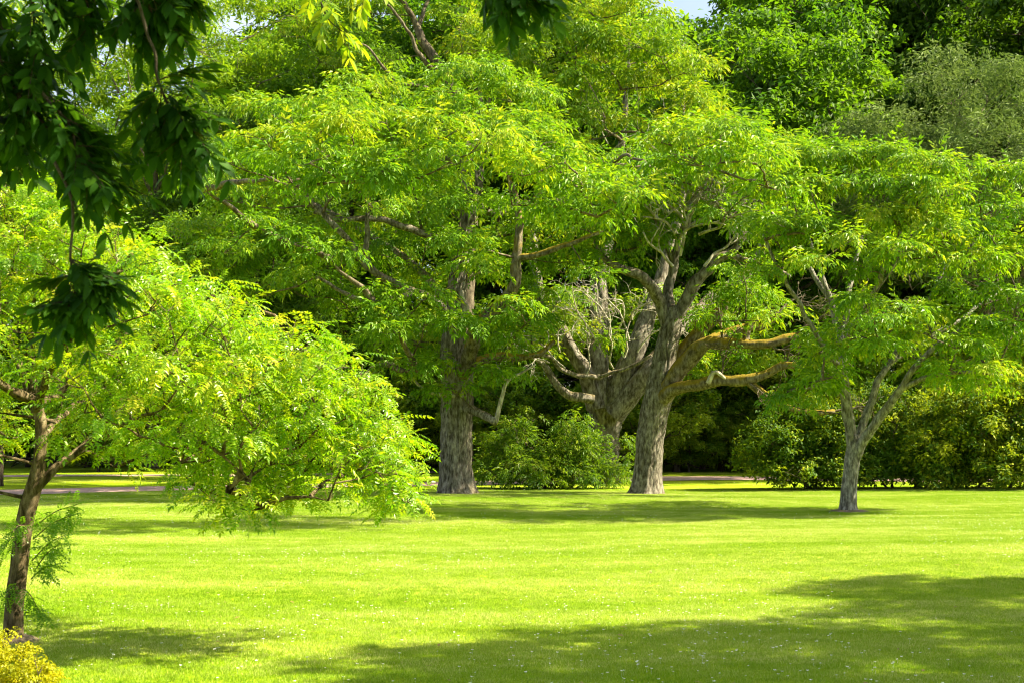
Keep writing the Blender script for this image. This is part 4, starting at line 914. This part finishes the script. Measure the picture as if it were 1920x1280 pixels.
t.links.new(ad3.outputs[0], ad2.inputs[2])
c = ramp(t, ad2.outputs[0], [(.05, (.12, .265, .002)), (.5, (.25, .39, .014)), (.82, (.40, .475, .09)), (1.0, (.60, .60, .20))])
p = node(t, 'ShaderNodeBsdfPrincipled', i_Roughness=.6); p.inputs['Specular IOR Level'].default_value = .08; t.links.new(c, p.inputs['Base Color'])
tl = node(t, 'ShaderNodeBsdfTranslucent'); t.links.new(c, tl.inputs[0])
mx = node(t, 'ShaderNodeMixShader'); mx.inputs[0].default_value = .35
t.links.new(p.outputs[0], mx.inputs[1]); t.links.new(tl.outputs[0], mx.inputs[2]); t.links.new(mx.outputs[0], out.inputs[0])
rg = np.random.default_rng(9)
def tuft(nb, rad):
    V, F, T = [], [], []
    for i in range(nb):
        a_, q = rg.uniform(0, 2 * math.pi), rad * math.sqrt(rg.random()); x, y = math.cos(a_) * q, math.sin(a_) * q
        b_ = rg.uniform(0, 2 * math.pi); h = rg.uniform(.010, .024); wd = rg.uniform(.0014, .0026); ln = rg.uniform(.2, 1.1) * h
        c_ = rg.uniform(0, 2 * math.pi)
        n_ = len(V)
        V += [(x - math.cos(b_) * wd, y - math.sin(b_) * wd, -.004), (x + math.cos(b_) * wd, y + math.sin(b_) * wd, -.004), (x + math.cos(c_) * ln, y + math.sin(c_) * ln, h)]
        F.append((n_, n_ + 1, n_ + 2)); T.append(rg.uniform(.1, .75))
    return mesh_from('tuft', V, F, M_GRASS, T)
def instancer(name, label, pts, me, smin, smax, kind='stuff', cat='grass'):
    src = bpy.data.objects.new(name + '_source', me)
    pm = bpy.data.meshes.new(name); pm.vertices.add(len(pts)); pm.vertices.foreach_set('co', np.asarray(pts, np.float32).ravel()); pm.update()
    o = put(name, pm, kind=kind); o['label'] = label; o['category'] = cat
    g = bpy.data.node_groups.new(name, 'GeometryNodeTree')
    g.interface.new_socket('Geometry', in_out='INPUT', socket_type='NodeSocketGeometry'); g.interface.new_socket('Geometry', in_out='OUTPUT', socket_type='NodeSocketGeometry')
    N = g.nodes; i_ = N.new('NodeGroupInput'); o_ = N.new('NodeGroupOutput'); ip = N.new('GeometryNodeInstanceOnPoints'); ob = N.new('GeometryNodeObjectInfo')
    ob.inputs['Object'].default_value = src
    rv = N.new('FunctionNodeRandomValue'); rv.data_type = 'FLOAT_VECTOR'; rv.inputs[0].default_value = (-.1, -.1, 0); rv.inputs[1].default_value = (.1, .1, 6.28)
    rs = N.new('FunctionNodeRandomValue'); rs.data_type = 'FLOAT'; rs.inputs[2].default_value = smin; rs.inputs[3].default_value = smax; rs.inputs['Seed'].default_value = 4
    g.links.new(i_.outputs[0], ip.inputs['Points']); g.links.new(ob.outputs['Geometry'], ip.inputs['Instance'])
    g.links.new(rv.outputs[0], ip.inputs['Rotation']); g.links.new(rs.outputs[1], ip.inputs['Scale']); g.links.new(ip.outputs[0], o_.inputs[0])
    md = o.modifiers.new('scatter', 'NODES'); md.node_group = g
    return o
def spread(n, y0, y1, power):
    y = y0 + (y1 - y0) * rg.random(n) ** power
    x = rg.uniform(-1, 1, n) * (y * .40 + 1.2)
    return np.stack((x, y, ground_z(x, y)), -1)
cell = []
for yy in np.arange(6.5, 37.0, .1):
    hw = yy * .40 + 1.2; xx = np.arange(-hw, hw, .1)
    cell.append(np.stack((xx + rg.uniform(-.05, .05, len(xx)), yy + rg.uniform(-.05, .05, len(xx))), -1))
cell = np.vstack(cell)
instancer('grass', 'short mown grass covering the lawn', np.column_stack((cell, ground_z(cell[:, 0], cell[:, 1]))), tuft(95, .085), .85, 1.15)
m, t, out = new_mat('daisy'); M_DAISY = m
p = node(t, 'ShaderNodeBsdfPrincipled', i_Roughness=.7); p.inputs['Base Color'].default_value = (.75, .76, .68, 1); t.links.new(p.outputs[0], out.inputs[0])
V = [(0, 0, .040)] + [(.011 * math.cos(k * math.pi / 4), .011 * math.sin(k * math.pi / 4), .043 + .004 * (k % 2)) for k in range(8)] + [(.001, 0, 0), (-.001, 0, 0)]
F = [(0, 1 + k, 1 + (k + 1) % 8) for k in range(8)] + [(0, 9, 10)]
dp = spread(10000, 8, 42, 1.0)
dn = np.array([mnoise.noise((q[0] * .35, q[1] * .3, 5.0)) for q in dp])
instancer('daisies', 'tiny white daisies sprinkled over the lawn', dp[dn + rg.normal(0, .25, len(dn)) > .05], mesh_from('daisy', V, F, M_DAISY), .55, 1.0, cat='daisies')

fp = np.vstack((spread(500, 8, 40, 1.0), spread(500, 24, 40, 1.0)))
fl = leaf_mesh('fallen_leaf', .07, .026, 3, leaf_mat('fallen_leaf', [(0, (.20, .13, .04)), (1, (.45, .36, .10))], [(0, (.2, .15, .03)), (1, (.4, .3, .06))]))
fp[:, 2] += .026
instancer('fallen_leaves', 'a few fallen yellow brown leaves lying on the lawn', fp, fl, .5, 1.1, cat='leaves')

# ------------------------------------------------------------------ bench far back beside the dark trunk
m, t, out = new_mat('bench_wood'); M_BENCH = m
nn = node(t, 'ShaderNodeTexNoise', i_Scale=12.0, i_Detail=6.0); p = node(t, 'ShaderNodeBsdfPrincipled', i_Roughness=.8)
t.links.new(ramp(t, nn.outputs[0], [(.3, (.16, .15, .13)), (.7, (.30, .29, .26))]), p.inputs['Base Color']); t.links.new(p.outputs[0], out.inputs[0])
bp = P(462, 0, 52); BN = thing('park_bench', 'weathered grey slatted bench beside the dark trunk behind the golden tree', 'bench', (bp[0], 52, gz(bp[0], 52)))
def box(name, c_, s_, rx=0):
    x, y, z = s_; V = np.array([(i * x / 2, j * y / 2, k * z / 2) for i in (-1, 1) for j in (-1, 1) for k in (-1, 1)])
    F = [(0, 1, 3, 2), (4, 6, 7, 5), (0, 4, 5, 1), (2, 3, 7, 6), (0, 2, 6, 4), (1, 5, 7, 3)]
    o = put(name, mesh_from(name, V, F, M_BENCH), BN, c_); o.rotation_euler = (rx, 0, 0)
    bv = o.modifiers.new('edge', 'BEVEL'); bv.width = .006; bv.segments = 1
for k in range(4): box('seat_slat', (0, -.18 + .115 * k, .45), (1.5, .09, .035))
for k in range(3): box('back_slat', (0, .25 + .03 * k, .58 + .13 * k), (1.5, .03, .09), -.2)
for sx in (-.62, .62):
    box('leg', (sx, -.18, .215), (.06, .06, .43)); box('leg', (sx, .24, .46), (.06, .06, .92), -.12); box('armrest', (sx, .0, .66), (.06, .46, .04))
print('TRI', TRI, sum(TRI.values()))
